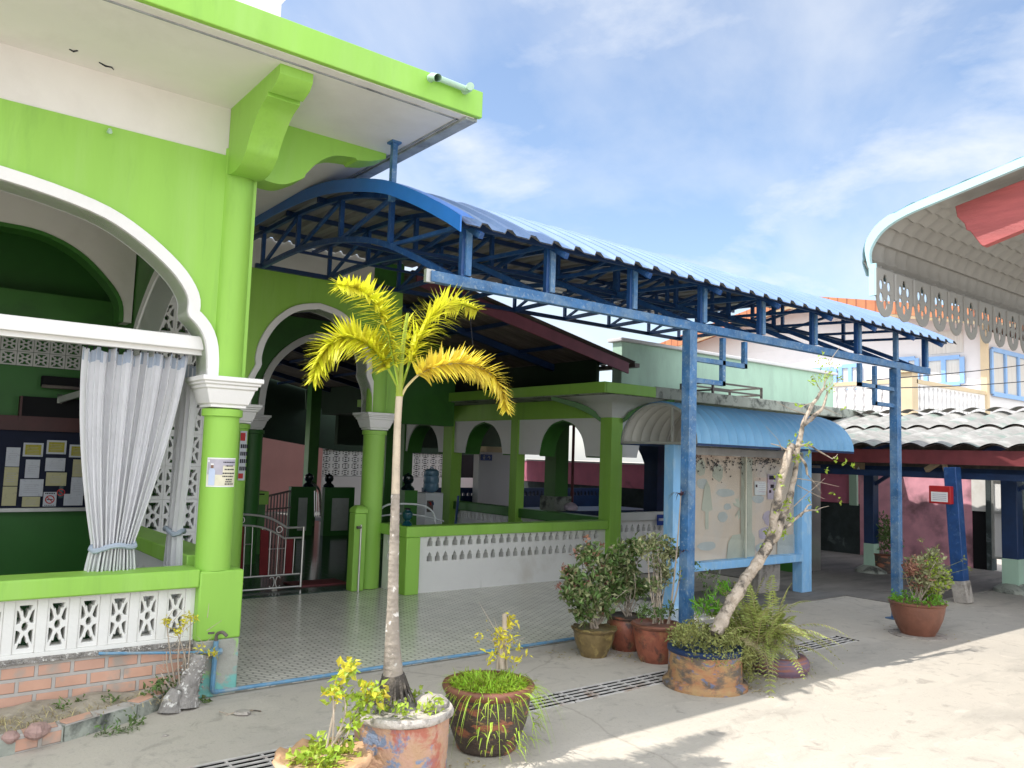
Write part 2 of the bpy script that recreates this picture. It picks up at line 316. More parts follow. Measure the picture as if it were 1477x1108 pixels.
def thing(name, label, cat, loc, group=None):
    o = bpy.data.objects.new(name, None); o.empty_display_size = .1; COL.objects.link(o); o.location = loc; BASE[o] = V3(loc)
    return tag(o, label, cat, group)
X_, Y_, Z_ = V3((1, 0, 0)), V3((0, 1, 0)), V3((0, 0, 1))
def ring(cx, cy, r, n=14): return [(cx+r*math.cos(2*PI*k/n), cy+r*math.sin(2*PI*k/n)) for k in range(n)]
def smooth_path(pts, n=6):
    pts = [V3(p) for p in pts]; out = []
    for i in range(len(pts)-1):
        p0 = pts[max(i-1, 0)]; p1 = pts[i]; p2 = pts[i+1]; p3 = pts[min(i+2, len(pts)-1)]
        for k in range(n):
            t = k/n; out.append(.5*((2*p1)+(p2-p0)*t+(2*p0-5*p1+4*p2-p3)*t*t+(3*p1-p0-3*p2+p3)*t**3))
    out.append(pts[-1]); return out
SUN_E, SKY_S, EXPO = 2.0, .1, 1.32
CLOUD_OFF = (.4, 2.2, 0); CLOUD_C = (4.3, 4.4, 4.5, 1); FILL_BANK_C = (8.6, 9., 9.5, 1)
G['stone_red'] = M('reddish_stone', (.4, .26, .23), .9, .2, 14, dirt=((.2, .14, .13), .8, 9, .5, .65), bump=.6)
G['shade_dark'] = M('deep_shade_colour', (.012, .03, .014), .8, .2, 3)  # near-black colour stands in for deep shade inside hall and arcade
G['pier_worn'] = M('peeling_turquoise_plaster', (.34, .34, .3), .85, .15, 6, dirt=((.16, .46, .42), .9, 3.2, .5, .56), dirt2=((.3, .55, .14), .9, 4.5, .58, .63), bump=.4)
# ------------------------------------------------------------------ the setting
def mat_ground():
    m = bpy.data.materials.new('worn_concrete_ground'); m.use_nodes = True; nt = m.node_tree; L = nt.links; b = nt.nodes['Principled BSDF']; b.inputs['Roughness'].default_value = .9
    tc = nd(nt, 'ShaderNodeTexCoord'); out = None
    def layer(prev, col, amt, scale, lo, hi, det=9., dist=0., kind='n', st=None):
        mp = nd(nt, 'ShaderNodeMapping'); L.new(tc.outputs['Object'], mp.inputs[0])
        if st: mp.inputs['Scale'].default_value = st
        if kind == 'n': n = nd(nt, 'ShaderNodeTexNoise', Scale=scale, Detail=det, Roughness=.62, Distortion=dist); f = n.outputs['Fac']
        else: n = nd(nt, 'ShaderNodeTexVoronoi', Scale=scale, _feature='DISTANCE_TO_EDGE'); f = n.outputs['Distance']
        if kind == 'v':
            wn = nd(nt, 'ShaderNodeTexNoise', Scale=scale*2.2, Detail=6.); L.new(mp.outputs[0], wn.inputs[0]); mxv = nd(nt, 'ShaderNodeMix', _data_type='VECTOR'); mxv.inputs[0].default_value = .35
            L.new(mp.outputs[0], mxv.inputs[4]); L.new(wn.outputs['Color'], mxv.inputs[5]); L.new(mxv.outputs[1], n.inputs[0])
        else: L.new(mp.outputs[0], n.inputs[0])
        r = nd(nt, 'ShaderNodeValToRGB'); r.color_ramp.elements[0].position = lo; r.color_ramp.elements[1].position = hi
        a, z = ((amt, 0) if kind == 'v' else (0, amt)); r.color_ramp.elements[0].color = (a, a, a, 1); r.color_ramp.elements[1].color = (z, z, z, 1)
        L.new(f, r.inputs[0]); mx = nd(nt, 'ShaderNodeMix', _data_type='RGBA'); mx.inputs[7].default_value = c4(col); L.new(r.outputs[0], mx.inputs[0])
        if prev is None: mx.inputs[6].default_value = (.5, .455, .39, 1)
        else: L.new(prev, mx.inputs[6])
        return mx.outputs[2]
    out = layer(None, (.43, .395, .345), .8, .7, .4, .65)
    out = layer(out, (.58, .53, .46), .7, 1.6, .55, .75, dist=.6)
    out = layer(out, (.31, .285, .25), .75, 1.1, .55, .72, st=(.5, 1.8, 1))
    out = layer(out, (.28, .255, .23), .6, 40, .58, .72)
    out = layer(out, (.56, .53, .49), .5, 55, .6, .72)
    out = layer(out, (.3, .27, .235), .7, 6, .56, .7, det=12., dist=1.2)
    out = layer(out, (.62, .57, .49), .6, 3.2, .62, .72, det=12., dist=.8, st=(1, 2.2, 1))
    out = layer(out, (.24, .2, .165), .4, .42, 0., .004, kind='v')
    L.new(out, b.inputs['Base Color'])
    n = nd(nt, 'ShaderNodeTexNoise', Scale=60., Detail=6.); L.new(tc.outputs['Object'], n.inputs[0]); bp = nd(nt, 'ShaderNodeBump', Strength=.35, Distance=.01)
    L.new(n.outputs['Fac'], bp.inputs['Height']); L.new(bp.outputs[0], b.inputs['Normal']); return m
G['ground'] = mat_ground()
g = MB()
DX0, DX1, DY0, DY1 = .2, 7.35, 4.03, 4.27     # the drain channel cut in the yard
for (x0, x1, y0, y1) in ((-600, 600, -600, DY0), (-600, 600, DY1, 600), (-600, DX0, DY0, DY1), (DX1, 600, DY0, DY1)):
    g.face([(x0, y0, 0), (x1, y0, 0), (x1, y1, 0), (x0, y1, 0)])
tag(g.build('ground', 'ground', recalc=False), None, None, kind='structure')
g = MB()
for f in (((DX0, DY0, 0), (DX1, DY0, 0), (DX1, DY0, -.2), (DX0, DY0, -.2)), ((DX0, DY1, 0), (DX1, DY1, 0), (DX1, DY1, -.2), (DX0, DY1, -.2)), ((DX0, DY0, -.2), (DX1, DY0, -.2), (DX1, DY1, -.2), (DX0, DY1, -.2)),
          ((DX0, DY0, 0), (DX0, DY1, 0), (DX0, DY1, -.2), (DX0, DY0, -.2)), ((DX1, DY0, 0), (DX1, DY1, 0), (DX1, DY1, -.2), (DX1, DY0, -.2))): g.face(f)
G['trench'] = M('near_black_channel', (.012, .011, .01), .8, .2, 6)  # near-black lining so the gaps between the bars read dark
tag(g.build('drain_channel', 'trench', recalc=False), None, None, kind='structure')
g = MB(); g.box(1.98, 7.0, 5.4, 8.49, -.05, .025); g.box(7.001, 7.9, 6.6, 8.49, -.05, .0245)
tag(g.build('terrace_floor', 'tile', bevel=.006), None, None, kind='structure')
g = MB(); g.box(1.2, 7.88, 8.5, 30, -.05, .03)
tag(g.build('hall_floor', 'hallfloor'), None, None, kind='structure')
g = MB(); g.box(-4, 1.74, 5.62, 8.49, -.05, .03); tag(g.build('porch_floor', 'hallfloor'), None, None, kind='structure')
G['floor_dark'] = M('dark_concrete_floor', (.2, .185, .17), .8, .2, 2, dirt=((.09, .085, .08), .7, 2.2, .5, .68), dirt2=((.3, .28, .25), .6, 3, .55, .7), stretch=(.5, 1.6, 1), bump=.2)  # darker concrete with random dark and pale patches
g = MB(); g.box(9.7, 14.4, 4.75, 30, -.05, .012); g.box(7.01, 9.69, 5.5, 6.59, -.05, .012); g.box(7.9, 9.69, 8.05, 30, -.05, .012)
tag(g.build('shelter_floor', 'floor_dark'), None, None, kind='structure')
# drain grating
t = thing('drain_grate', 'long rusty steel bar grating set in the concrete yard in front of the potted plants', 'drain grate', (3.6, 4.15, 0))
G['grate'] = M('dull_grate_steel', (.56, .53, .5), .7, .2, 9, dirt=((.3, .17, .1), .8, 4, .55, .68), bump=.2)
L_ = 7.1/8
for k in range(8):
    x0 = DX0+.02+k*L_; m = MB()
    for i in range(5): y = DY0+.011+i*(DY1-DY0-.022)/4; m.box(x0, x0+L_-.012, y-.0085, y+.0085, -.001, .005)
    for i in range(5): x = x0+.06+i*(L_-.14)/4; m.box(x-.006, x+.006, DY0+.003, DY1-.003, -.012, -.0015)
    m.build('grating_panel', 'grate', t)
# ------------------------------------------------------------------ block screens and panels
def mir(p): return [(-x, y) for x, y in p]
def flip(p): return [(x, -y) for x, y in p]
H_TOP = [(-.72, .9), (.72, .9), (.5, .66), (.3, .7), (.2, .47), (0, .34), (-.2, .47), (-.3, .7), (-.5, .66)]
H_SIDE = [(-.92, .7), (-.72, .62), (-.55, .44), (-.42, .27), (-.62, .16), (-.92, .12)]
def block(mb, O, U, Vv, W, w, h, t):
    S = lambda p: [(x*w/2*.82, y*h/2*.9) for x, y in p]
    outer = [(-w/2, -h/2), (w/2, -h/2), (w/2, h/2), (-w/2, h/2)]
    hs = [S(H_TOP), S(flip(H_TOP)), S(H_SIDE), S(mir(H_SIDE)), S(flip(H_SIDE)), S(flip(mir(H_SIDE))), [(.27*w/2*math.cos(a), .17*h/2*math.sin(a)) for a in [2*PI*k/10 for k in range(10)]]]
    mb.prism(outer, hs, O, U, Vv, W, t)
DOME = [(-.5, 0), (.5, 0), (.5, .5), (.26, .54), (.36, .7), (.16, .84), (0, 1), (-.16, .84), (-.36, .7), (-.26, .54), (-.5, .5)]
def dome_panel(mb, O, U, W, length, z0, z1, t, groups, u0, gp, hp=.11, hw=.07, hh=.112, rows=(.42, .58)):
    holes = []
    for gI in range(groups):
        for k in range(3):
            for zr in rows:
                cx_ = u0+gI*gp+k*hp
                if cx_+hw > length-.02: continue
                holes.append([(cx_+x*hw, zr-hh/2+y*hh-z0) for x, y in DOME])
    mb.prism([(0, 0), (length, 0), (length, z1-z0), (0, z1-z0)], holes, V3(O)+Z_*z0, U, Z_, W, t)
CAP = [(.118, 0), (.118, .02), (.13, .025), (.155, .105), (.158, .12), (.17, .125), (.172, .145), (.186, .15), (.186, .165), (.2, .17), (.2, .2)]
def arch_pts(half, c):                       # half = [(dx,z)...] from apex down; returns left-to-right loop
    return [(c-dx, z) for dx, z in reversed(half)]+[(c+dx, z) for dx, z in half[1:]]
def sm2(pts, n=5): return [(p.x, p.y) for p in smooth_path([(a, b, 0) for a, b in pts], n)]
def offs(half, d):
    out = []
    for i, p in enumerate(half):
        a = V3((*half[max(i-1, 0)], 0)); b = V3((*half[min(i+1, len(half)-1)], 0)); t_ = (b-a).normalized(); out.append((max(0, p[0]-t_.y*d) if i else 0, p[1]+t_.x*d))
    return out
# ------------------------------------------------------------------ green prayer hall
ph = thing('prayer_hall', 'bright lime green arched building with a white flat roof overhanging the left of the yard', 'building', (0, 6.5, 0))
half = sm2([(0, 3.12), (.54, 3.09), (1.01, 3.005), (1.27, 2.89), (1.5, 2.72), (1.61, 2.575), (1.62, 2.47)], 4)[:-1]+[(1.62, 2.47)]+sm2([(1.63, 2.44), (1.71, 2.36), (1.755, 2.25), (1.77, 2.06)], 3)
AC = -.1; loop = arch_pts(half, AC)
m = MB(); m.prism([(-2.3, 3.57), (1.93, 3.57), (1.93, 2.06)]+loop[::-1]+[(-2.3, 2.06)], [], (0, 5.42, 0), X_, Z_, Y_, .2); m.build('front_wall', 'green', ph, bevel=.006)
def offx(half, d): return [(x+d, z) if z < 2.62 else q for (x, z), q in zip(half, offs(half, d))]
outer = arch_pts(offs(half, .075), AC)
m = MB(); m.ribbon(loop, outer, (0, 5.385, 0), X_, Z_, Y_, .25); m.build('arch_trim', 'white', ph, bevel=.008)
m = MB(); m.box(-4, 1.93, 5.43, 5.63, 3.572, 3.9); m.build('white_frieze', 'soffit', ph)
m = MB(); m.box(-5, 3.05, 4.43, 16, 3.9, 4.1); m.build('roof_slab', 'soffit', ph)
m = MB(); m.box(3.05, 3.075, 4.43, 16, 3.885, 4.05); m.box(2.98, 3.05, 4.43, 16, 3.88, 3.899); m.build('slab_edge', 'soffit_edge', ph)
m = MB(); m.box(-5, 3.09, 4.39, 4.43, 3.905, 4.09); m.build('fascia', 'green', ph, bevel=.006)
m = MB(); m.box(-5, 3.0, 4.5, 4.512, 3.892, 3.899); m.box(2.95, 2.962, 4.5, 12, 3.892, 3.899); m.build('drip_groove', 'soffit_edge', ph)
m = MB(); m.box(1.35, 1.76, 4.7, 4.95, 4.1, 4.42); m.box(1.3, 1.81, 4.66, 4.99, 4.42, 4.46); m.build('roof_block', 'white', ph, bevel=.01)
b1 = [(5.42, 3.9), (4.56, 3.9), (4.56, 3.84), (4.6, 3.8), (4.7, 3.77), (4.74, 3.79)]+sm2([(4.74, 3.76), (4.86, 3.72), (4.97, 3.63), (5.04, 3.55)], 4)+[(5.05, 3.53)]+sm2([(5.06, 3.51), (5.16, 3.44), (5.3, 3.42), (5.42, 3.44)], 4)
m = MB(); m.prism(b1, [], (1.72, 0, 0), Y_, Z_, X_, .21); m.build('roof_bracket', 'green', ph, bevel=.006)
b2 = [(1.93, 3.9), (2.92, 3.9), (2.92, 3.86), (2.8, 3.81), (2.68, 3.785), (2.665, 3.8)]+sm2([(2.65, 3.8), (2.5, 3.775), (2.38, 3.7), (2.28, 3.58)], 4)+[(2.27, 3.55)]+sm2([(2.24, 3.53), (2.13, 3.47), (2.02, 3.46), (1.93, 3.48)], 4)
m = MB(); m.prism(b2, [], (0, 5.42, 0), X_, Z_, Y_, .2); m.build('roof_bracket', 'green', ph, bevel=.006)
def column(parent, cx_, cy_, zt, r=.115, z0=0., m1='green', upper=None, cap='white', capr=1.):
    m = MB(); m.lathe([(r, z0), (r, 1.80), (r+.018, 1.805), (r+.018, 1.85), (r, 1.855)], (cx_, cy_, 0), 28); c_ = m.build('column', m1, parent)
    m = MB(); m.lathe([(a*capr, 1.86+z) for a, z in CAP], (cx_, cy_, 0), 4, sq=True); m.build('capital', cap, c_, bevel=.004)
    if zt: m = MB(); m.lathe([(upper or r*.92, 2.06), (upper or r*.92, zt)], (cx_, cy_, 0), 28); m.build('column_shaft', m1, c_)
m = MB()
for P_ in ([(100, 71), (106, 74), (112, 73)], [(143, 90), (152, 95), (161, 97), (164, 101)]): m.tube([at(x, y, 'Z', 3.898) for x, y in P_], [.004, .007, .005, .002][:len(P_)], 5)
m.build('soffit_crack', 'print_dark', ph)
column(ph, 1.81, 5.47, 3.62, .113, .8, upper=.11)
m = MB(); m.box(1.7, 1.985, 5.36, 5.66, .36, .8); m.build('pier', 'green', ph, bevel=.012)
m = MB(); m.box(1.703, 1.982, 5.363, 5.657, 0, .36); m.build('pier_base', 'pier_worn', ph, bevel=.01)
# front rail with block screen over a brick plinth
m = MB(); m.box(-4, 1.7, 5.36, 5.6, .7, .815); m.build('rail_coping', 'green', ph, bevel=.01)
m = MB()
for k in range(20): block(m, (1.585-k*.166, 5.44, .535), X_, Z_, Y_, .112, .3, .1)
m.build('screen_blocks', 'white_st', ph, bevel=.004)
m = MB()
for k in range(21): x = 1.585+.083-k*.166; m.box(x-.0268, x+.0268, 5.432, 5.545, .385, .685)
m.box(-4, 1.7, 5.425, 5.55, .685, .7); m.box(-4, 1.7, 5.425, 5.55, .36, .385); m.box(1.695-.03, 1.7, 5.43, 5.547, .385, .685); m.build('screen_frame', 'white_st', ph, bevel=.003)
m = MB(); m.box(-4, 1.7, 5.44, 5.6, 0, .33); m.build('brick_plinth', 'brick', ph)
m = MB(); m.box(-4, 1.7, 5.425, 5.6, .33, .36)
for k in range(420): m.lathe([(.001, 0), (.007, .004), (.006, .01), (.001, .013)], (R.uniform(.2, 1.7), 5.425+R.uniform(-.004, .004), .33+R.uniform(-.006, .022)), 6)
m.build('shell_ledge', 'shell', ph)
# curtain rail beam across the arch
m = MB(); m.box(-4, 1.66, 5.46, 5.58, 2.235, 2.325); m.build('curtain_beam', 'white', ph, bevel=.006)
m = MB(); m.box(-4, 1.66, 5.5, 5.56, 2.205, 2.235); m.build('curtain_track', 'white', ph)
# porch side wall with arched block screen
sh = sm2([(0, 3.06), (.3, 2.98), (.62, 2.78), (.86, 2.56), (1.0, 2.3), (1.03, 2.06)], 4); SC = 6.88; sl = arch_pts(sh, SC)
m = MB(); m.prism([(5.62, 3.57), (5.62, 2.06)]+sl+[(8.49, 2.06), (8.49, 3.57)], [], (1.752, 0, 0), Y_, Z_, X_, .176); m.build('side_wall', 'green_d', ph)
m = MB(); m.ribbon(sl, arch_pts(offs(sh, .09), SC), (1.735, 0, 0), Y_, Z_, X_, .2); m.build('side_arch_trim', 'white', ph)
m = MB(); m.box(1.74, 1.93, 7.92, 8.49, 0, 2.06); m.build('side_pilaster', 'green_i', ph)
m = MB()
for i in range(6):
    for j in range(10): block(m, (2.03+i*.168, 8.5, .24+j*.33), X_, Z_, Y_, .166, .328, .08)
m.build('gate_wall_screen', 'white', ph)
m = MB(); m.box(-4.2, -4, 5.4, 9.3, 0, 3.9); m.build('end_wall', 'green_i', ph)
m = MB(); m.box(1.7, 1.95, 5.66, 7.92, .76, .87); m.build('side_rail', 'green', ph, bevel=.008)
m = MB(); dome_panel(m, (1.78, 5.66, 0), Y_, X_, 2.26, .03, .76, .12, 6, .1, .36); m.build('side_panel', 'white', ph)
# inner arch and back wall of the porch
ih = sm2([(0, 3.42), (.3, 3.4), (.6, 3.28), (.85, 3.06), (.97, 2.88), (.99, 2.7)], 4); il = arch_pts(ih, .68)
m = MB(); m.prism([(-3, 3.9), (1.74, 3.9), (1.74, 2.7)]+il[::-1]+[(-3, 2.7)], [], (0, 7.9, 0), X_, Z_, Y_, .2); m.build('inner_arch_wall', 'soffit', ph)
m = MB(); m.ribbon(il, arch_pts(offs(ih, -.035), .68), (0, 7.89, 0), X_, Z_, Y_, .22); m.build('inner_arch_trim', 'green_d', ph)
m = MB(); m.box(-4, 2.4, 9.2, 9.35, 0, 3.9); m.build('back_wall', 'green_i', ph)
m = MB(); m.box(-4, 1.9, 8.85, 9.19, 2.66, 3.02); m.build('back_beam', 'green_d', ph)
m = MB()
for i in range(16):
    for j in range(2): block(m, (-.6+i*.14, 9.16, 2.4+j*.14), X_, Z_, Y_, .135, .135, .03)
m.build('lattice_strip', 'latticeblk', ph)
# set-back wall with the gate arch
bh = sm2([(0, 3.19), (.25, 3.13), (.45, 2.98), (.58, 2.78), (.63, 2.6), (.625, 2.5)], 4)+sm2([(.64, 2.46), (.69, 2.36), (.715, 2.24), (.72, 2.06)], 3); bl = arch_pts(bh, 3.82)
m = MB(); m.prism([(1.93, 3.54), (2.94, 3.53), (2.94, 0), (2.95, 0), (2.95, 2.06)]+bl+[(4.9, 2.06), (4.9, 3.54)], [], (0, 8.5, 0), X_, Z_, Y_, .22); m.build('gate_wall', 'green', ph)
m = MB(); m.ribbon(bl, arch_pts(offx(bh, .07), 3.82), (0, 8.47, 0), X_, Z_, Y_, .28); m.build('gate_arch_trim', 'white', ph, bevel=.006)
m = MB(); m.box(1.93, 4.5, 8.5, 8.72, 3.542, 3.9); m.build('white_frieze', 'white_st', ph)
m = MB(); m.box(4.502, 4.9, 8.49, 8.73, 3.542, 3.9); m.build('corner_block', 'green_d', ph)
column(ph, 4.63, 8.55, 3.54, .128, .03)
column(ph, 3.0, 8.6, None, .128, .03)
m = MB(); m.box(4.33, 4.48, 8.36, 8.5, .03, .9); m.lathe([(.08, .9), (.08, .95), (.05, .98), (.03, .99)], (4.405, 8.42, 0), 4, sq=True); m.build('gate_post', 'green', ph, bevel=.01)
# second arch deeper inside
m = MB(); i2 = arch_pts(sm2([(0, 3.24), (.4, 3.16), (.75, 2.9), (.95, 2.55), (1.0, 2.06)], 4), 5.2)
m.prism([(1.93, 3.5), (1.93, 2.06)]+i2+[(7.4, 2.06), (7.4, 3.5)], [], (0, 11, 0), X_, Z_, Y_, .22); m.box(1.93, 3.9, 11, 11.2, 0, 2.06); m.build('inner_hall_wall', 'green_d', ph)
m = MB(); m.ribbon(i2, arch_pts(sm2([(0, 3.34), (.43, 3.25), (.82, 2.96), (1.04, 2.57), (1.09, 2.06)], 4), 5.2), (0, 10.97, 0), X_, Z_, Y_, .28); m.build('inner_hall_trim', 'white', ph)
column(ph, 4.08, 11.08, None, .16, .03, 'green_i')
m = MB(); m.box(1.93, 2.05, 8.72, 16, 0, 3.89); m.build('inner_side_wall', 'shade_dark', ph)
# spout pipes on the fascia
m = MB(); m.tube([(2.66, 4.42, 4.045), (2.66, 4.36, 4.05), (2.64, 4.26, 4.0)], .026, 12, False)
m.tube([(2.69, 4.36, 4.055), (2.93, 4.36, 4.05)], .02, 12); m.tube([(2.93, 4.4, 4.05), (2.935, 4.34, 4.05), (2.9, 4.27, 4.03)], .026, 12)
m.build('spout_pipe', 'mint', ph)
m = MB(); m.tube([(.98, 5.43, 3.53), (.98, 5.38, 3.53), (.98, 5.36, 3.51)], .012, 8); m.build('wall_hook', 'mint', ph)
# things on the hall
t = tag((lambda m: (m.box(1.665, 1.912, 5.328, 5.3284, 1.345, 1.525), m)[1])(MB()).build('poster', 'white', None, base=(1.79, 5.34, 1.43)), None, None)
bpy.data.objects.remove(t)
ps = thing('poster', 'small printed sheet with a figure in pale blue stuck round the nearest lime green column', 'poster', (1.81, 5.34, 1.34))
def wrap(mb, a0, a1, z0, z1, r, n=10):      # sheet hugging the round column
    P = lambda a, z: (1.81+r*math.sin(a), 5.47-r*math.cos(a), z)
    mb.grid(lambda u, v: P(a0+(a1-a0)*u, z0+(z1-z0)*v), n, 1)
G['poster_y'] = M('poster_cream_print', (.7, .66, .5), .5, .1, 9); G['poster_b'] = M('poster_pale_blue', (.5, .58, .75), .5, .06, 9); G['poster_g'] = M('poster_grey_print', (.42, .4, .46), .5, .2, 6)
m = MB(); wrap(m, -1.0, .75, 1.34, 1.53, .1155); m.build('sheet', 'white', ps, recalc=False)
m = MB(); wrap(m, -.96, .72, 1.348, 1.522, .1165); m.build('print', 'poster_y', ps, recalc=False)
m = MB(); wrap(m, -.95, -.1, 1.42, 1.521, .1172); wrap(m, -.1, .7, 1.48, 1.521, .1172); m.build('photo_background', 'poster_g', ps, recalc=False)
m = MB(); wrap(m, -.86, -.5, 1.35, 1.45, .118); wrap(m, -.82, -.54, 1.44, 1.46, .118); m.build('robe', 'poster_b', ps, recalc=False)
m = MB(); wrap(m, -.75, -.6, 1.462, 1.482, .1182); m.build('face', 'skin', ps, recalc=False)
m = MB(); wrap(m, -.76, -.59, 1.482, 1.492, .1183); wrap(m, -.93, -.83, 1.5, 1.516, .1183); m.build('cap', 'white', ps, recalc=False)
m = MB()
for i, (a0, a1, z) in enumerate(((-.1, .66, 1.502), (.05, .5, 1.478), (.0, .6, 1.455), (-.1, .66, 1.43), (-.1, .6, 1.41), (.1, .5, 1.39), (.08, .48, 1.375), (.05, .58, 1.36))):
    a = a0
    while a < a1: b_ = a+R.uniform(.03, .1); wrap(m, a, min(b_, a1), z-.004, z+.004, .1185, 2); a = b_+.025
m.build('lettering', 'print_dark', ps, recalc=False)
# ------------------------------------------------------------------ low perforated wall and its corner
lw = thing('perforated_wall', 'low white wall with onion dome holes and a lime green coping right of the gate', 'low wall', (5.5, 7.95, 0))
m = MB(); m.box(4.74, 7.9, 7.9, 8.1, .66, .78); m.build('coping', 'green', lw, bevel=.01)
m = MB(); m.box(4.74, 4.92, 7.89, 8.1, .025, .659); m.build('end_post', 'green', lw, bevel=.01)
m = MB(); dome_panel(m, (4.92, 7.96, 0), X_, Y_, 2.98, .025, .659, .1, 9, .17, .345, rows=(.43, .6)); m.build('panel', 'white_st', lw)
m = MB(); m.box(4.7, 4.9, 8.1, 8.47, .66, .78); m.build('coping', 'green', lw, bevel=.01)
m = MB(); dome_panel(m, (4.77, 8.1, 0), Y_, X_, .37, .025, .659, .1, 1, .06, .345, hp=.09, hw=.05, rows=(.43, .6)); m.build('panel', 'white_st', lw)
# ------------------------------------------------------------------ arcade
ar = thing('arcade', 'green and white arcade with flat concrete roof and small white arches behind the wall', 'arcade', (8.0, 10, 0))
def pillar(x0, x1, y0, y1, z0, z1, mat='green'): m = MB(); m.box(x0, x1, y0, y1, z0, z1); return m.build('pillar', mat, ar, bevel=.006)
pillar(7.9, 8.12, 7.88, 8.1, 0, 2.2); pillar(7.9, 8.06, 9.94, 10.12, 0, 2.18); pillar(7.88, 8.1, 11.75, 12.03, 0, 2.18); pillar(7.9, 8.1, 13.4, 13.65, 0, 2.18, 'green_d')
m = MB(); m.box(7.9, 8.1, 8.1, 14, 2.18, 2.45); m.box(8.12, 14, 7.9, 8.1, 2.18, 2.45); m.build('beam', 'green', ar, bevel=.006)
for (y0, y1, c, hw) in ((8.1, 9.94, 8.94, .52), (10.12, 11.75, 10.9, .54), (12.03, 13.4, 12.8, .56)):
    hf = sm2([(0, 2.165), (hw*.5, 2.09), (hw*.85, 1.9), (hw, 1.64)], 5); lp = arch_pts(hf, c)
    m = MB(); m.prism([(y0, 2.179), (y0, 1.64)]+lp+[(y1, 1.64), (y1, 2.179)], [], (7.93, 0, 0), Y_, Z_, X_, .12); m.build('arch_panel', 'white', ar)
    m = MB(); m.ribbon(lp, arch_pts([(a*.985, b-.02) for a, b in hf], c), (7.95, 0, 0), Y_, Z_, X_, .3); m.build('arch_lining', 'green_d', ar)
for (x0, x1, c, hw) in ((8.12, 10.1, 9.1, .62), (10.35, 12.3, 11.3, .6)):
    lp = arch_pts(sm2([(0, 2.165), (hw*.5, 2.09), (hw*.85, 1.9), (hw, 1.64)], 5), c)
    m = MB(); m.prism([(x0, 2.179), (x0, 1.64)]+lp+[(x1, 1.64), (x1, 2.179)], [], (0, 7.95, 0), X_, Z_, Y_, .12); m.build('arch_panel', 'white', ar)
pillar(10.1, 10.35, 7.9, 8.1, 0, 2.18, 'green_d'); pillar(12.3, 12.5, 7.9, 8.1, 0, 2.18, 'green_d')
m = MB(); m.box(7.3, 8.25, 7.4, 7.44, 2.46, 2.6); m.box(7.28, 7.32, 7.4, 14.2, 2.461, 2.601); m.build('fascia', 'green', ar, bevel=.005)
m = MB(); m.box(8.25, 14.2, 7.4, 7.44, 2.45, 2.61); m.build('fascia', 'concrete_st', ar, bevel=.01)
m = MB(); m.box(7.33, 14.2, 7.45, 14.2, 2.452, 2.6); m.build('roof_slab', 'concrete_st', ar); m = MB(); m.box(8.3, 14.2, 14.2, 18, 2.452, 2.6); m.build('rear_slab', 'shade_dark', ar)  # rear part of the slab coloured near-black to stand in for shade
m = MB(); m.box(8.6, 14.4, 8.4, 8.6, 2.6, 3.36); m.build('parapet', 'mint', ar, bevel=.01)
m = MB(); m.box(8.55, 14.45, 8.34, 8.66, 3.36, 3.41); m.build('parapet_cap', 'housewall', ar, bevel=.01)
cr = [(.11, 2.18), (.13, 2.2), (.16, 2.26), (.24, 2.33), (.36, 2.39), (.5, 2.43), (.55, 2.45)]
m = MB(); m.lathe(cr, (8.01, 7.99, 0), 4, sq=True); m.build('corner_corbel', 'white_st', ar)
for s in ((-1, 1), (1, -1)):
    m = MB(); pr = [(r-.0, z) for r, z in cr]+[(.6, 2.45), (.6, 2.41), (.5, 2.37), (.36, 2.31), (.24, 2.24), (.16, 2.17), (.11, 2.12)]
    d = V3((s[0], s[1], 0)).normalized(); m.prism([(r*2**.5, z) for r, z in pr], [], V3((8.01, 7.99, 0))-V3((-d.y, d.x, 0))*.05, d, Z_, V3((-d.y, d.x, 0)), .1); m.build('corbel_rib', 'green_d', ar)
c2 = [(7.9, 2.45), (7.35, 2.45), (7.35, 2.42)]+sm2([(7.45, 2.38), (7.65, 2.28), (7.9, 2.18)], 3)
m = MB(); m.prism(c2, [], (0, 11.8, 0), X_, Z_, Y_, .15); m.build('roof_bracket', 'green', ar)
m = MB(); m.box(7.96, 8.16, 8.1, 13.4, .66, .8); m.build('inner_rail', 'green_d', ar, bevel=.008)
m = MB(); dome_panel(m, (8.02, 8.1, 0), Y_, X_, 5.3, .02, .659, .08, 15, .1, .345, rows=(.58,)); m.build('inner_panel', 'white', ar)
m = MB(); m.box(8.12, 12.3, 7.93, 8.09, .76, .87); m.build('front_rail', 'latticeblk', ar, bevel=.006)
m = MB(); dome_panel(m, (8.12, 7.97, 0), X_, Y_, 4.1, .02, .759, .08, 12, .1, .345, rows=(.48, .66)); m.build('front_panel', 'white', ar)
# inner court behind the arcade
m = MB(); m.lathe([(.26, 1.9), (.26, 1.86), (.2, 1.7), (.16, 1.55), (.16, 0)][::-1], (11.2, 10, 0), 4, sq=True); m.build('inner_column', 'blue_d', ar)
m = MB(); m.box(9.55, 9.85, 10.9, 11.2, .0, 2.45); m.build('inner_column', 'green_d', ar)
m = MB(); m.box(9.5, 9.9, 10.85, 11.25, 0, .92); m.build('column_base', 'concrete_st', ar)
m = MB(); m.box(8.65, 14.1, 17.8, 17.95, 1.75, 2.449); m.build('shade_band', 'shade_dark', ar)  # dark strip added so the openings under the slab read as shaded
m = MB(); m.box(8.6, 12.6, 10.4, 12.4, .0, .62); m.box(8.55, 12.65, 10.35, 10.45, .62, .7); m.build('wash_trough', 'blue_d', ar, bevel=.01)
m = MB(); dome_panel(m, (9.0, 14.4, 0), X_, Y_, 5.4, .02, .9, .08, 15, .1, .345, rows=(.78,)); m.build('far_panel', 'blue_d', ar)
t = thing('wall_block', 'whitewashed toilet wall carrying a small blue sign, seen through the middle arch', 'wall', (10.55, 14.0, 0))
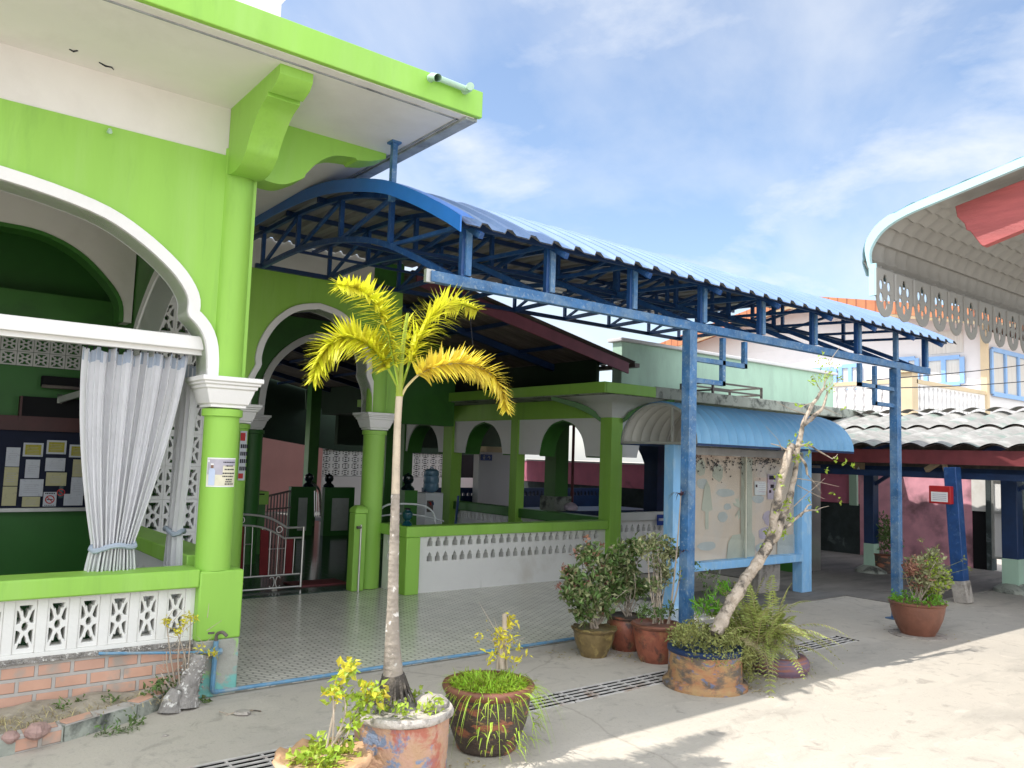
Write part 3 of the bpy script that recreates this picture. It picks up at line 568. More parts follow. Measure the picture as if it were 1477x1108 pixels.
m = MB(); m.box(10.1, 11.05, 14, 14.2, 0, 1.68); m.build('wall', 'housewall', t); m = MB(); m.box(10.25, 11.25, 13.95, 14.25, 1.68, 1.8); m.build('wall_cap', 'cream', t)
t = thing('toilet_sign', 'tiny blue sign with a white figure on the whitewashed wall', 'sign', (10.25, 13.98, 1.55))
m = MB(); m.box(10.13, 10.42, 13.97, 13.99, 1.5, 1.63); m.build('plate', 'signblue', t)
m = MB(); m.lathe([(.001, 0), (.014, .01), (.014, .02), (.001, .03)], (10.2, 13.962, 1.585), 8); m.box(10.19, 10.21, 13.96, 13.968, 1.52, 1.58); m.box(10.17, 10.23, 13.96, 13.967, 1.565, 1.575)
m.tube([(10.3, 13.965, 1.56), (10.33, 13.965, 1.59), (10.36, 13.965, 1.56), (10.34, 13.965, 1.53)], .008, 6); m.build('figure', 'white', t)
t = thing('rail_sign', 'small dark blue plate with white lettering on the perforated rail beside the notice board', 'sign', (9.0, 7.9, .75))
m = MB(); m.box(8.88, 9.17, 7.9, 7.912, .69, .84); m.build('plate', 'signblue', t)
m = MB()
x = 8.91
while x < 9.13: w = R.uniform(.008, .02); m.tube([(x, 7.897, .75), (x, 7.897, .785), (x+w, 7.897, .785), (x+w, 7.897, .752)], .0035, 5); x += w+.01
m.build('lettering', 'white', t)
# ------------------------------------------------------------------ shed roof over the hall
sr = thing('shed_roof', 'dark corrugated gable roof with a purple maroon barge board above the arcade', 'roof', (6, 12, 3))
def slope_sheet(mb, x0, z0, x1, z1, y0, y1, pitch=.15, amp=.014, dz=0.):
    ny = int((y1-y0)/pitch*6)
    mb.grid(lambda u, v: (x0+(x1-x0)*u, y0+(y1-y0)*v, z0+(z1-z0)*u+amp*math.sin(2*PI*(y1-y0)*v/pitch)+dz), 2, ny)
m = MB(); slope_sheet(m, 4.915, 3.79, 5.0, 3.79, 8.15, 8.74); slope_sheet(m, 5.0, 3.79, 8.68, 3.03, 8.15, 19); m.build('roof_sheet', 'darkmetal', sr, recalc=False)  # narrow first strip added to keep a sun patch off the terrace
m = MB(); slope_sheet(m, 2.06, 3.2, 5.0, 3.79, 8.74, 19); m.build('roof_sheet', 'darkmetal', sr, recalc=False)
m = MB(); m.prism([(4.91, 3.77), (8.55, 3.02), (8.55, 2.86), (4.91, 3.6)], [], (0, 8.2, 0), X_, Z_, Y_, .03); m.build('barge_board', 'purple', sr, bevel=.004)
m = MB(); m.box(8.3, 8.36, 8.62, 19, 2.6, 3.08); m.prism([(1.9, 3.9), (1.9, 2.15), (5, 2.1), (7.3, 1.87), (9.3, 1.6), (14.2, 1.6), (14.2, 3.1), (8.6, 3.1), (5, 3.9)], [], (0, 19.05, 0), X_, Z_, Y_, .1); m.build('end_wall', 'shade_dark', sr)  # dark sheets closing bright gaps; the hall shade is in their colour
for y in (9.6, 11.2, 12.8, 14.4, 16, 17.6):
    m = MB(); m.bar((2.1, y, 3.12), (5, y, 3.7), .06, .1); m.bar((5, y, 3.7), (8.6, y, 2.95), .06, .1); m.build('rafter', 'blue_d', sr)
for x in (5.6, 6.6, 7.6, 8.4):
    m = MB(); z = 3.76-(x-5)*.2065-.03; m.bar((x, 8.25, z), (x, 19, z), .05, .05); m.build('purlin', 'blue_d', sr)
for (x, y) in ((7.2, 16), (7.45, 13.2)):
    m = MB(); m.box(x-.11, x+.11, y-.11, y+.11, .03, 3.1); m.build('post', 'green_d', sr)
m = MB(); m.box(8.62, 8.72, 8.15, 19, 2.96, 3.02); m.build('gutter', 'darkmetal', sr)
# ------------------------------------------------------------------ blue walkway canopy
cp = thing('walkway_canopy', 'blue steel arched walkway canopy with corrugated roof running from the hall to two blue posts', 'canopy', (6, 4.39, 0))
TOP = smooth_path([(0, 8.49, 3.87), (0, 8.1, 3.87), (0, 7.2, 3.87), (0, 6.25, 3.805), (0, 5.37, 3.61), (0, 4.87, 3.42), (0, 4.4, 3.19), (0, 4.18, 3.065)], 5)  # first stretch to the wall added to block a gap for the sun
LOW = smooth_path([(0, 8.03, 3.46), (0, 7.16, 3.47), (0, 6.46, 3.42), (0, 5.83, 3.31), (0, 5.39, 3.18), (0, 4.93, 2.99), (0, 4.45, 2.77)], 4)
def zi(path, y):
    if y >= path[0].y: return path[0].z
    for a, b in zip(path, path[1:]):
        if (a.y-y)*(b.y-y) <= 0 and abs(a.y-b.y) > 1e-6: return a.z+(b.z-a.z)*(y-a.y)/(b.y-a.y)
    return path[-1].z
TX = [2.97, 3.71, 4.57, 5.43, 6.27, 7.13, 7.96, 8.78, 9.45]
def truss():
    m = MB(); s = .036
    m.bars([p-Z_*.05 for p in TOP], s, .04); m.bars(LOW, s, .045)
    ys = [8.04, 7.16, 6.25, 5.38, 4.39]
    for i, y in enumerate(ys): m.bar((0, y, zi(LOW, y) if y > 4.45 else 2.75), (0, y, zi(TOP, y)-.05), s, s, up=(1, 0, 0))
    for a, b in zip(ys, ys[1:]): m.bar((0, a, (zi(LOW, a))), (0, b, zi(TOP, b)-.06), .028, .028, up=(1, 0, 0))
    return m
BASE_T = None
m = truss(); t0 = m.build('truss', 'blue', None); me_t = t0.data; bpy.data.objects.remove(t0)
for x in TX:
    o = bpy.data.objects.new('truss', me_t); COL.objects.link(o); o.parent = cp; o.location = V3((x, 0, 0))-BASE[cp]; BASE[o] = BASE[cp]
XE = 9.82
m = MB(); m.box(2.72, 9.55, 4.36, 4.42, 2.705, 2.778); m.build('edge_beam', 'blue_worn', cp, bevel=.004)
for x in (3.0, 3.74, 4.6, 5.46, 6.3, 7.16, 7.99, 8.77, 9.47):
    m = MB(); m.box(x-.022, x+.022, 4.355, 4.4, 2.786, 3.13); m.build('upright', 'blue_worn', cp)
m = MB(); m.bar((2.72, 4.39, 2.785), (2.72, 4.39, 2.70), .066, .03); m.build('beam_end', 'steel', cp)
m = MB(); m.bar((2.9, 8.04, 3.46), (9.5, 8.04, 3.46), .045); m.bar((2.97, 6.3, 3.4), (9.5, 6.3, 3.4), .03); m.bar((2.97, 7.16, 3.46), (9.5, 7.16, 3.46), .025); m.bar((2.97, 5.38, 3.17), (9.5, 5.38, 3.17), .025); m.build('lower_tie', 'blue_d', cp)
for y in (8.0, 7.3, 6.6, 5.9, 5.3, 4.8, 4.3):
    m = MB(); z = zi(TOP, y)-.03; m.bar((2.9, y, z), (XE-.02, y, z), .03, .045); m.build('purlin', 'blue_d', cp)
NX = int((XE-2.85)/.205)
PR = [(0, 0), (.52, 0), (.64, .034), (.86, .034), (1, 0)]
xs = [(2.85+(k+u)*.205, h) for k in range(NX) for u, h in PR[:-1]]+[(2.85+NX*.205, 0)]
def sheet(dz):
    m = MB(); rows = []
    for (x, h) in xs:
        rows.append([m.bm.verts.new((x, p.y+(h+dz)*.3*(1 if p.y < 6 else 0), p.z+h+dz)) for p in TOP])
    for a, b in zip(rows, rows[1:]):
        for j in range(len(TOP)-1): m.bm.faces.new((a[j], b[j], b[j+1], a[j+1]))
    return m
sheet(.008).build('roof_sheet', 'sheet_top', cp, recalc=False, ang=25)
sheet(0).build('roof_underside', 'sheet_under', cp, recalc=False, ang=25)
m = MB(); q = [p+Z_*.05 for p in TOP]+[p-Z_*.055 for p in TOP][::-1]
q = [v for v in q if v.y < 8.2]; m.prism([(p.y, p.z) for p in q], [], (2.8, 0, 0), Y_, Z_, X_, .012); m.grid(lambda u, v: V3((2.8+.12*v, 0, .05))+TOP[int(round(u*(len(TOP)-1)))], len(TOP)-1, 1); m.build('end_flashing', 'blue_fl', cp)
m = MB(); m.box(2.83, 2.87, 5.15, 5.19, 3.45, 3.9); m.box(2.81, 2.89, 5.13, 5.21, 3.885, 3.9); m.build('hanger', 'blue_worn', cp)
for x in (5.3, 8.77):
    m = MB(); m.box(x-.045, x+.045, 4.345, 4.435, 0, 2.704); m.box(x-.09, x+.09, 4.3, 4.48, 0, .012); m.build('post', 'blue_worn', cp, bevel=.005)
for x, s in ((5.35, 1), (8.72, -1)):
    m = MB(); P = lambda a, b: (x+s*a, 4.39, b)
    m.bar(P(.39, 2.69), P(.39, 2.27), .04); m.bar(P(0, 2.29), P(.41, 2.29), .04); m.bar(P(.7, 2.69), P(.7, 2.45), .04); m.bar(P(0, 2.47), P(.72, 2.47), .04); m.build('knee_bracket', 'blue_worn', cp)
t = thing('tube_lamp', 'bare white tube lamp hung under the blue canopy', 'lamp', (5.85, 7, 3.55))
m = MB(); m.tube([(5.55, 7, 3.53), (6.15, 7, 3.53)], .018, 8); m.build('tube', 'whiteplastic', t); m = MB(); m.box(5.5, 6.2, 6.97, 7.03, 3.55, 3.6); m.build('batten', 'white', t)
m = MB(); m.tube(smooth_path([(3.7, 5.42, 3.5), (3.72, 5.43, 3.2), (3.78, 5.44, 2.75), (3.82, 5.44, 2.5)], 4), .004, 5)
tag(m.build('hanging_wire', 'print_dark', None, base=(3.75, 5.43, 2.5)), 'thin dark wire dangling from the blue canopy behind the palm', 'wire')
# ------------------------------------------------------------------ notice board
nb = thing('notice_board', 'glazed notice board on pale blue posts under a blue barrel roof', 'notice board', (8.2, 5.95, 0))
for x0, x1 in ((6.86, 7.08), (9.33, 9.55)):
    m = MB(); m.box(x0, x1, 5.88, 6.02, 0, 1.79); m.build('post', 'blue_pale', nb, bevel=.008)
m = MB(); m.box(7.08, 9.33, 5.86, 6.04, .4, .49); m.build('bottom_rail', 'blue_pale', nb, bevel=.006)
m = MB(); m.box(7.08, 9.33, 5.86, 6.04, 1.69, 1.775); m.build('top_rail', 'steel', nb, bevel=.006)
m = MB(); m.box(7.081, 9.329, 6.0, 6.03, .491, 1.689); m.build('back_board', 'peach', nb)
BY = 5.998
def blob(cx_, cz, rx, rz, mat, name, n=14, amp=.25, dy=0., sd=0):
    m = MB(); pts = []
    for k in range(n):
        a = 2*PI*k/n; w = 1+amp*noise.noise(V3((math.cos(a)*1.5+sd, math.sin(a)*1.5, sd*3.1))); pts.append((cx_+rx*w*math.cos(a), cz+rz*w*math.sin(a)))
    m.prism(pts, [], (0, BY-dy, 0), X_, Z_, Y_, -.0012); return m.build(name, mat, nb)
P = lambda x, y: (lambda v: (v.x, v.z))(at(x, y, 'Y', 5.99))
def rectp(x0, y0, x1, y1, mat, name, dy=0.):
    a = P(x0, y0); b = P(x1, y1); m = MB(); m.prism([(a[0], b[1]), (b[0], b[1]), (b[0], a[1]), (a[0], a[1])], [], (0, BY-dy, 0), X_, Z_, Y_, -.0015); return m.build(name, mat, nb)
for i, (x, y, rx, rz, mt) in enumerate(((1012, 675, .09, .09, 'fadegreen'), (1036, 682, .1, .1, 'fadegreen'), (1014, 698, .11, .06, 'fadeblue'), (1047, 711, .17, .05, 'fadeblue'), (1050, 731, .07, .04, 'fadeblue'), (1043, 746, .1, .06, 'fadeblue'), (1020, 788, .16, .05, 'fadeblue'), (1094, 720, .12, .05, 'fadeblue'), (1110, 747, .14, .09, 'fadepurple'), (1105, 770, .16, .08, 'fadepurple'), (1100, 790, .15, .06, 'fadeblue'))):
    c_ = P(x, y); blob(c_[0], c_[1], rx, rz, mt, 'faded_print', sd=i*1.7, dy=.0004*i)
c_ = P(1020, 728); m = MB(); m.prism([(c_[0]-.1, c_[1]-.06), (c_[0]-.05, c_[1]+.2), (c_[0], c_[1]+.27), (c_[0]+.05, c_[1]+.2), (c_[0]+.1, c_[1]-.06), (c_[0]+.03, c_[1]-.08), (c_[0]+.03, c_[1]-.28), (c_[0]-.03, c_[1]-.28), (c_[0]-.03, c_[1]-.08)], [], (0, BY-.006, 0), X_, Z_, Y_, -.001); m.build('faded_figure', 'fadegreen', nb)
c_ = P(1067, 733); m = MB()
for a in (.5, 1.5, 2.4, -.5, -1.9): m.leaf((c_[0], BY-.007, c_[1]), (math.cos(a), 0, math.sin(a)), (0, -1, 0), .22, .1, 0)
m.build('faded_leaves', 'fadegreen', nb)
a = P(1047, 815); m = MB(); m.prism([(a[0], a[1]), (a[0]+.04, a[1]+.26), (a[0]+.12, a[1]+.34), (a[0]+.5, a[1]+.36), (a[0]+.56, a[1]+.3), (a[0]+.56, a[1])], [], (0, BY-.008, 0), X_, Z_, Y_, -.001); m.build('faded_bin', 'fadegreen', nb)
rectp(1069, 660, 1084, 813, 'fadegreen', 'faded_strip', .0095)
rectp(1121, 772, 1152, 800, 'fadeblue', 'faded_sheet', .0095)
rectp(1107, 684, 1125, 720, 'fadepurple', 'faded_card', .0095)
for k, (x0, y0, x1, y1) in enumerate(((1109, 686, 1118, 692), (1111, 699, 1116, 704), (1109, 707, 1112, 711))): rectp(x0, y0, x1, y1, 'print_dark', 'dark_emblem', .011)
rectp(1088, 694, 1104, 714, 'white', 'notice_sheet', .011)
for k in range(5): rectp(1094, 697+k*3, 1103, 697.8+k*3, 'fadepurple', 'notice_line', .0125)
rectp(1089.5, 699, 1092, 703, 'print_dark', 'notice_mark', .0125)
m = MB()
for k in range(260):
    x = R.uniform(7.1, 9.0); z = 1.685-abs(R.gauss(0, .07))*(1.6 if 7.6 < x < 8.0 else 1); m.leaf((x, BY-.014, z), (R.uniform(-1, 1), -.1, R.uniform(-1, .3)), (0, -1, 0), R.uniform(.015, .045), .02, 0)
m.build('mould_patch', 'mould', nb)
for k, (x0, x1, y) in enumerate(((7.085, 8.26, 5.93), (8.22, 9.325, 5.945))):
    m = MB(); m.box(x0, x1, y, y+.004, .492, 1.688); m.build('glass_pane', 'glass', nb)
m = MB(); m.box(8.225, 8.24, 5.925, 5.96, .492, 1.688); m.build('pane_edge', 'fadegreen', nb)
BX0, BX1, BYc, BZ, BW, BH = 6.62, 9.66, 5.91, 1.8, .54, .43
def barrel(dr, flat=False):
    m = MB(); n = int((BX1-BX0)/.075); rows = []
    for i in range(n*2+1):
        x = BX0+(BX1-BX0)*i/(2*n); h = (.016 if i % 4 == 1 else 0)
        rows.append([m.bm.verts.new((x, BYc-(BW+h+dr)*math.cos(PI*k/22), BZ+(BH+h+dr)*math.sin(PI*k/22))) for k in range(23)])
    for a, b in zip(rows, rows[1:]):
        for j in range(22): m.bm.faces.new((a[j], b[j], b[j+1], a[j+1]))
    return m
barrel(.006).build('barrel_roof', 'barrel', nb, recalc=False); barrel(0).build('barrel_underside', 'barrel_in', nb, recalc=False)
for x in (BX0+.01, 7.4, 8.2, 9.0, BX1-.02):
    m = MB(); m.bars([(x, BYc-(BW-.012)*math.cos(PI*k/18), BZ+(BH-.012)*math.sin(PI*k/18)) for k in range(19)], .022); m.box(x-.012, x+.012, BYc-BW, BYc+BW, 1.786, 1.812); m.bar((x, BYc-.2, 1.8), (x, BYc-.2, BZ+BH*.9), .025); m.build('roof_rib', 'steel', nb)
m = MB(); m.box(BX0, BX1, BYc-BW-.005, BYc-BW+.02, 1.775, 1.8); m.box(BX0, BX1, BYc+BW-.02, BYc+BW+.005, 1.775, 1.8); m.build('eave_bar', 'blue_d', nb)
t = thing('concrete_block', 'pale concrete block standing under the right end of the notice board', 'block', (8.95, 6.1, 0)); m = MB(); m.box(8.75, 9.2, 6.1, 6.3, 0, .36); m.build('block', 'rock', t, bevel=.02)
for x in (7.9, 8.5):
    m = MB(); m.bar((x, 6.15, 0), (x-.06, 6.0, .4), .02); m.build('prop', 'steel', nb)
# frame lying on the arcade roof
t = thing('metal_frame', 'low dark metal table frame left on the arcade roof', 'frame', (10.4, 7.8, 2.6))
fx0, fx1, fy0, fy1 = 9.65, 10.85, 7.55, 8.15; m = MB()
for (x, y) in ((fx0, fy0), (fx1, fy0), (fx0, fy1), (fx1, fy1)): m.bar((x, y, 2.6), (x, y, 2.8), .03)
for z in (2.68, 2.79): m.bars([(fx0, fy0, z), (fx1, fy0, z), (fx1, fy1, z), (fx0, fy1, z), (fx0, fy0, z)], .025)
m.build('frame', 'darkmetal', t)
# ------------------------------------------------------------------ carport with cement sheet roof
ca = thing('car_shelter', 'low open shelter with weathered wavy cement sheet roof and maroon fascia', 'shelter', (12.2, 5, 0))
def wave(y): return .06*abs(math.sin(PI*y/.33))**.85
def csheet(x0, z0, x1, z1, y0, y1, dz): m = MB(); ny = int((y1-y0)/.33*10); m.grid(lambda u, v: (x0+(x1-x0)*u, y0+(y1-y0)*v, z0+(z1-z0)*u+wave(y0+(y1-y0)*v)+dz), 3, ny); return m
csheet(10.6, 1.87, 12.35, 2.18, -1, 8.9, .02).build('roof_sheet', 'sheetcement', ca, recalc=False); csheet(12.2, 2.19, 13.5, 2.46, -1, 9.2, .02).build('roof_sheet', 'sheetcement', ca, recalc=False)
csheet(10.6, 1.87, 12.35, 2.18, -1, 8.9, .0).build('roof_underside', 'darkmetal', ca, recalc=False); csheet(12.2, 2.185, 13.5, 2.45, -1, 9.2, .0).build('roof_underside', 'darkmetal', ca, recalc=False)
m = MB(); m.box(13.46, 13.49, -1, 9.2, 1.6, 2.44); m.build('back_board', 'darkmetal', ca)  # dark board added to stand in for the shade under the roof
csheet(13.3, 2.5, 13.58, 2.5, -1, 9.2, .03).build('ridge_cap', 'sheetcement', ca, recalc=False)
m = MB(); m.box(10.68, 10.71, -1, 7.6, 1.68, 1.86); m.build('fascia', 'maroon', ca)
m = MB(); m.box(10.95, 11.07, -1, 7.6, 1.5, 1.58); m.box(12.14, 12.26, -1, 7.6, 1.55, 1.64); m.build('lintel', 'blue_d', ca)
for y in (-.5, 1.2, 2.8, 4.4, 6.0, 7.4):
    m = MB(); m.bar((10.7, y, 1.78), (13.4, y, 2.27), .05, .09); m.build('rafter', 'blue_d', ca)
for (x, y, s) in ((12.2, 6.5, .08), (12.2, 4.52, .1)):
    m = MB(); m.box(x-s, x+s, y-s, y+s, .22, 1.56); p_ = m.build('post', 'blue_d', ca, bevel=.008); m = MB(); m.box(x-s*1.02, x+s*1.02, y-s*1.02, y+s*1.02, .05, .45); m.build('post_foot', 'mint', ca)
    m = MB(); m.lathe([(.24, 0), (.24, .05), (.16, .1), (.12, .12)], (x, y, 0), 16); m.build('footing', 'concrete_st', ca); m = MB(); m.bar((x, y+.02, 1.3), (x, y-.35, 1.55), .05); m.build('brace', 'blue_d', ca)
lp0, lp1 = at(1385, 838, 'X', 10.6), at(1373, 674, 'X', 10.6)
m = MB(); m.bar(lp0, lp1, .15); m.build('leaning_post', 'blue', ca, bevel=.008)
m = MB(); m.bar((lp0.x, lp0.y-.04, 0), lp0, .17); m.build('post_foot', 'rock', ca, bevel=.01)
m = MB(); m.bar((10.9, 5.05, 1.6), (10.85, 4.85, 1.72), .06); m.bar((10.9, 4.8, 1.6), (10.88, 4.82, 1.72), .05); m.build('wood_chock', 'wood', ca)
rb = thing('donation_box', 'small red box with a white label fixed on the leaning blue post', 'box', (10.55, 4.7, 1.1))
c_ = at(1355, 715, 'X', 10.43); m = MB(); m.box(10.43, 10.523, c_.y-.13, c_.y+.13, c_.z-.1, c_.z+.12); m.build('case', 'redbox', rb, bevel=.008)
m = MB(); m.box(10.426, 10.4295, c_.y-.1, c_.y+.1, c_.z-.075, c_.z+.045); m.build('label_sheet', 'white', rb)
m = MB()
for k in range(4): m.box(10.423, 10.4255, c_.y-.085, c_.y+.08, c_.z-.055+k*.023, c_.z-.049+k*.023)
m.build('lettering', 'poster_g', rb)
t = thing('hanging_sign', 'small brown plate with a pale mark hung under the shelter roof', 'sign', (12.1, 6.7, 1.5)); a = at(1231, 683, 'X', 12.0); b = at(1246, 668, 'X', 12.0)
m = MB(); m.box(12.0, 12.03, b.y, a.y, a.z, b.z); m.build('plate', 'wood', t); m = MB(); m.tube([(12.0, (a.y+b.y)/2, b.z), (12.05, (a.y+b.y)/2, 1.86)], .01, 5); m.build('hanger', 'darkmetal', t); m = MB(); m.prism([((a.y+b.y)/2-.03, a.z+.06), ((a.y+b.y)/2+.03, a.z+.06), ((a.y+b.y)/2, a.z+.11)], [], (11.996, 0, 0), Y_, Z_, X_, .003); m.build('mark', 'white', t)
# ------------------------------------------------------------------ boundary fence and gate behind
FX = 14.5
fy = lambda x: at(x, 700, 'X', FX).y
fn = thing('boundary_fence', 'pink block boundary wall with grimy base behind the low shelter', 'wall', (FX, 8, 0))
ya, yb, yc, yd = fy(1240), fy(1401), fy(1423), fy(1430)
m = MB(); m.box(FX, FX+.15, yb, ya, 0, 1.5); m.build('block_panel', 'pinkblock', fn)
m = MB(); m.box(FX, FX+.15, ya, 24, .93, 1.5); m.build('upper_band', 'pink', fn); m = MB(); m.box(FX+.01, FX+.15, ya, 24, 0, .929); m.build('lower_blocks', 'darkblock', fn)
m = MB(); m.box(FX-.02, FX+.17, yb, 24, 1.5, 1.54); m.build('fence_cap', 'housewall', fn)
m = MB(); m.box(FX-.06, FX, fy(1238)-.0, fy(1227), .9, 1.5); m.build('pale_pier', 'mint', fn)
m = MB(); m.box(FX, FX+.15, yc, yb, .95, 1.5); m.build('plaster_patch', 'white_st', fn); m = MB(); m.box(FX+.02, FX+.15, yc, yb, 0, .949); m.build('dark_opening', 'black', fn)  # black panel stands in for the shade of an opening
m = MB(); m.box(FX-.05, FX+.15, yd, yc, 0, 1.5); m.build('end_pier', 'darkblock', fn)
gt = thing('white_gate', 'white sheet metal gate leaf at the right end of the pink wall', 'gate', (FX, fy(1445), 0))
ye = fy(1477)-1.2
m = MB(); m.box(FX, FX+.03, fy(1464), yd, .2, 1.5); m.build('leaf_panel', 'white', gt)
m = MB(); y1 = fy(1464)
for z in (.22, .95, 1.48): m.box(FX-.03, FX, y1, yd, z-.02, z+.02)
for y in (y1+.02, yd-.02): m.box(FX-.032, FX, y-.02, y+.02, .2, 1.5)
m.build('leaf_frame', 'steel', gt); m = MB(); m.box(FX, FX+.15, ye-6, fy(1464), 0, 1.5); m.build('gate_wall', 'darkblock', gt)
# cabinet with white edge left of the dark blocks
cb = thing('steel_cabinet', 'narrow grey cabinet with a white edge beside the notice board', 'cabinet', (11.2, 7.05, 0))
a = at(1164, 820, 'Y', 7.0); b = at(1184, 665, 'Y', 7.0); m = MB(); m.box(a.x, b.x, 7.0, 7.35, 0, 1.62); m.build('body', 'stainless', cb, bevel=.01); m = MB(); m.box(a.x-.3, a.x-.005, 7.05, 7.3, 0, 1.6); m.build('side_door', 'green_d', cb)
# ------------------------------------------------------------------ house beyond
ho = thing('house', 'pale two storey house with sky blue windows and an orange tiled roof behind the shelter', 'house', (24, 12, 0))
HX, HY = 23.8, 9.4
m = MB(); m.box(HX, 36, HY, 20.6, 0, 5.498); m.build('wall', 'housewall', ho)
m = MB(); m.box(HX-.06, HX+.1, HY-.06, HY+.1, 3, 5.7); m.build('corner_pilaster', 'cream', ho)
def hip(x0, x1, y0, y1, z, rx0, rx1, ry, rz):
    m = MB(); A = [(x0, y0, z), (x1, y0, z), (x1, y1, z), (x0, y1, z)]; r0, r1 = (rx0, ry, rz), (rx1, ry, rz)
    m.face([A[0], A[1], r1, r0]); m.face([A[2], A[3], r0, r1]); m.face([A[3], A[0], r0]); m.face([A[1], A[2], r1]); m.face(A[::-1]); return m
G['orangetile'] = mat_brick('orange_roof_tile_courses', (.52, .2, .09), (.46, .17, .08), (.3, .1, .05), 1., .4, .3, .03, .7, .5)
GY, GZ, SL = 14.9, 7.1, .2
m = MB(); m.prism([(8.3, GZ-SL*(GY-8.3)), (GY, GZ), (21.6, GZ-SL*(21.6-GY)), (21.6, GZ-SL*(21.6-GY)-.16), (GY, GZ-.16), (8.3, GZ-SL*(GY-8.3)-.16)], [], (22.9, 0, 0), Y_, Z_, X_, 13); m.build('roof', 'orangetile', ho)
m = MB(); m.prism([(HY, 5.5), (HY, GZ-SL*(GY-HY)-.17), (GY, GZ-.17), (20.6, GZ-SL*(20.6-GY)-.17), (20.6, 5.5)], [], (HX, 0, 0), Y_, Z_, X_, .2); m.build('gable_wall', 'housewall', ho)
m = MB(); m.prism([(8.3, GZ-SL*(GY-8.3)+.02), (GY, GZ+.02), (21.6, GZ-SL*(21.6-GY)+.02), (21.6, GZ-SL*(21.6-GY)-.34), (GY, GZ-.34), (8.3, GZ-SL*(GY-8.3)-.34)], [], (22.86, 0, 0), Y_, Z_, X_, .035); m.build('barge_tiles', 'orangetile', ho)
m = MB(); m.prism([(8.3, GZ-SL*(GY-8.3)-.345), (GY, GZ-.345), (21.6, GZ-SL*(21.6-GY)-.345), (21.6, GZ-SL*(21.6-GY)-.44), (GY, GZ-.44), (8.3, GZ-SL*(GY-8.3)-.44)], [], (22.87, 0, 0), Y_, Z_, X_, .035); m.build('barge_board', 'wood', ho)
def window(plane, val, px0, py0, px1, py1, panes=2, top=True):
    a = at(px0, py1, plane, val); b = at(px1, py0, plane, val); z0, z1 = min(a.z, b.z), max(a.z, b.z)
    if plane == 'X': u0, u1 = sorted((a.y, b.y)); B = lambda m, p, q, r0, r1, d0, d1: m.box(val-d1, val-d0, p, q, r0, r1)
    else: u0, u1 = sorted((a.x, b.x)); B = lambda m, p, q, r0, r1, d0, d1: m.box(p, q, val-d1, val-d0, r0, r1)
    m = MB(); B(m, u0, u1, z0, z1, .005, .03); f = m.build('window', 'lace', ho)
    m = MB(); w = .06; n = panes
    for k in range(n+1): u = u0+(u1-u0)*k/n; B(m, u-w, u+w, z0, z1, .035, .09)
    for z in (z0, z1): B(m, u0+w, u1-w, z-w, z+w, .036, .088)
    m.build('frame', 'bluefr', f)
    return f
window('X', HX, 1337, 515, 1389, 556, 2); window('X', HX, 1294, 517, 1324, 558, 2); window('X', HX, 1214, 527, 1242, 560, 2); window('X', HX, 1162, 532, 1206, 560, 2)
window('Y', HY, 1428, 522, 1500, 568, 4)
m = MB(); a = at(1337, 512, 'X', HX); b = at(1389, 480, 'X', HX); m.box(HX-.02, HX, b.y, a.y, a.z, b.z+.1); m.build('upper_panel', 'lace', ho)
BXX = 19.6
m = MB(); m.box(BXX, HX, HY, 17, 2.75, 2.98); m.build('balcony_slab', 'housewall', ho)
holes = []
def balus(length, z0, z1, pitch=.24):
    hs = []
    for k in range(int((length-.1)/pitch)):
        x = .14+k*pitch; hs.append([(x+q[0], (z1-z0)*.5+q[1]) for q in sm2([(-.06, 0), (-.02, .16), (-.065, .27), (0, .33), (.065, .27), (.02, .16), (.06, 0), (.02, -.16), (.065, -.27), (0, -.33), (-.065, -.27), (-.02, -.16), (-.06, 0)], 2)[:-1]])
    return hs
m = MB(); m.prism([(0, 0), (6.6, 0), (6.6, .72), (0, .72)], [[(x, y) for x, y in h] for h in balus(6.6, 2.98, 3.7)], (BXX, 9.75, 2.98), Y_, Z_, X_, .12); m.build('balcony_rail', 'white', ho)
m = MB(); m.prism([(0, 0), (3.9, 0), (3.9, .72), (0, .72)], balus(3.9, 2.98, 3.7), (BXX+.25, HY, 2.98), X_, Z_, Y_, .12); m.build('balcony_rail', 'white', ho)
m = MB(); m.box(BXX-.03, BXX+.16, 9.7, 16.4, 3.7, 3.8); m.box(BXX+.2, HX, HY-.03, HY+.15, 3.7, 3.8); m.build('rail_cap', 'cream', ho)
m = MB(); m.box(BXX-.05, BXX+.25, HY-.03, HY+.34, 2.7, 3.95); m.lathe([(.22, 3.95), (.22, 4.0), (.1, 4.08)], (BXX+.1, HY+.15, 0), 4, sq=True); m.build('balcony_post', 'cream', ho)
for i, (p, q, lb) in enumerate((((1250, 549), (1477, 525), 'upper of two thin power cables crossing in front of the house windows'), ((1250, 561), (1477, 549), 'lower of two thin power cables crossing in front of the house windows'))):
    a = at(*p, 'Y', 8.9); b = at(*q, 'Y', 8.9); b = a+(b-a)*1.3; mid = (a+b)/2-Z_*.05; m = MB(); m.tube(smooth_path([a, mid, b], 6), .012, 5); tag(m.build('power_cable', 'print_dark', None, base=mid), lb, 'cable')
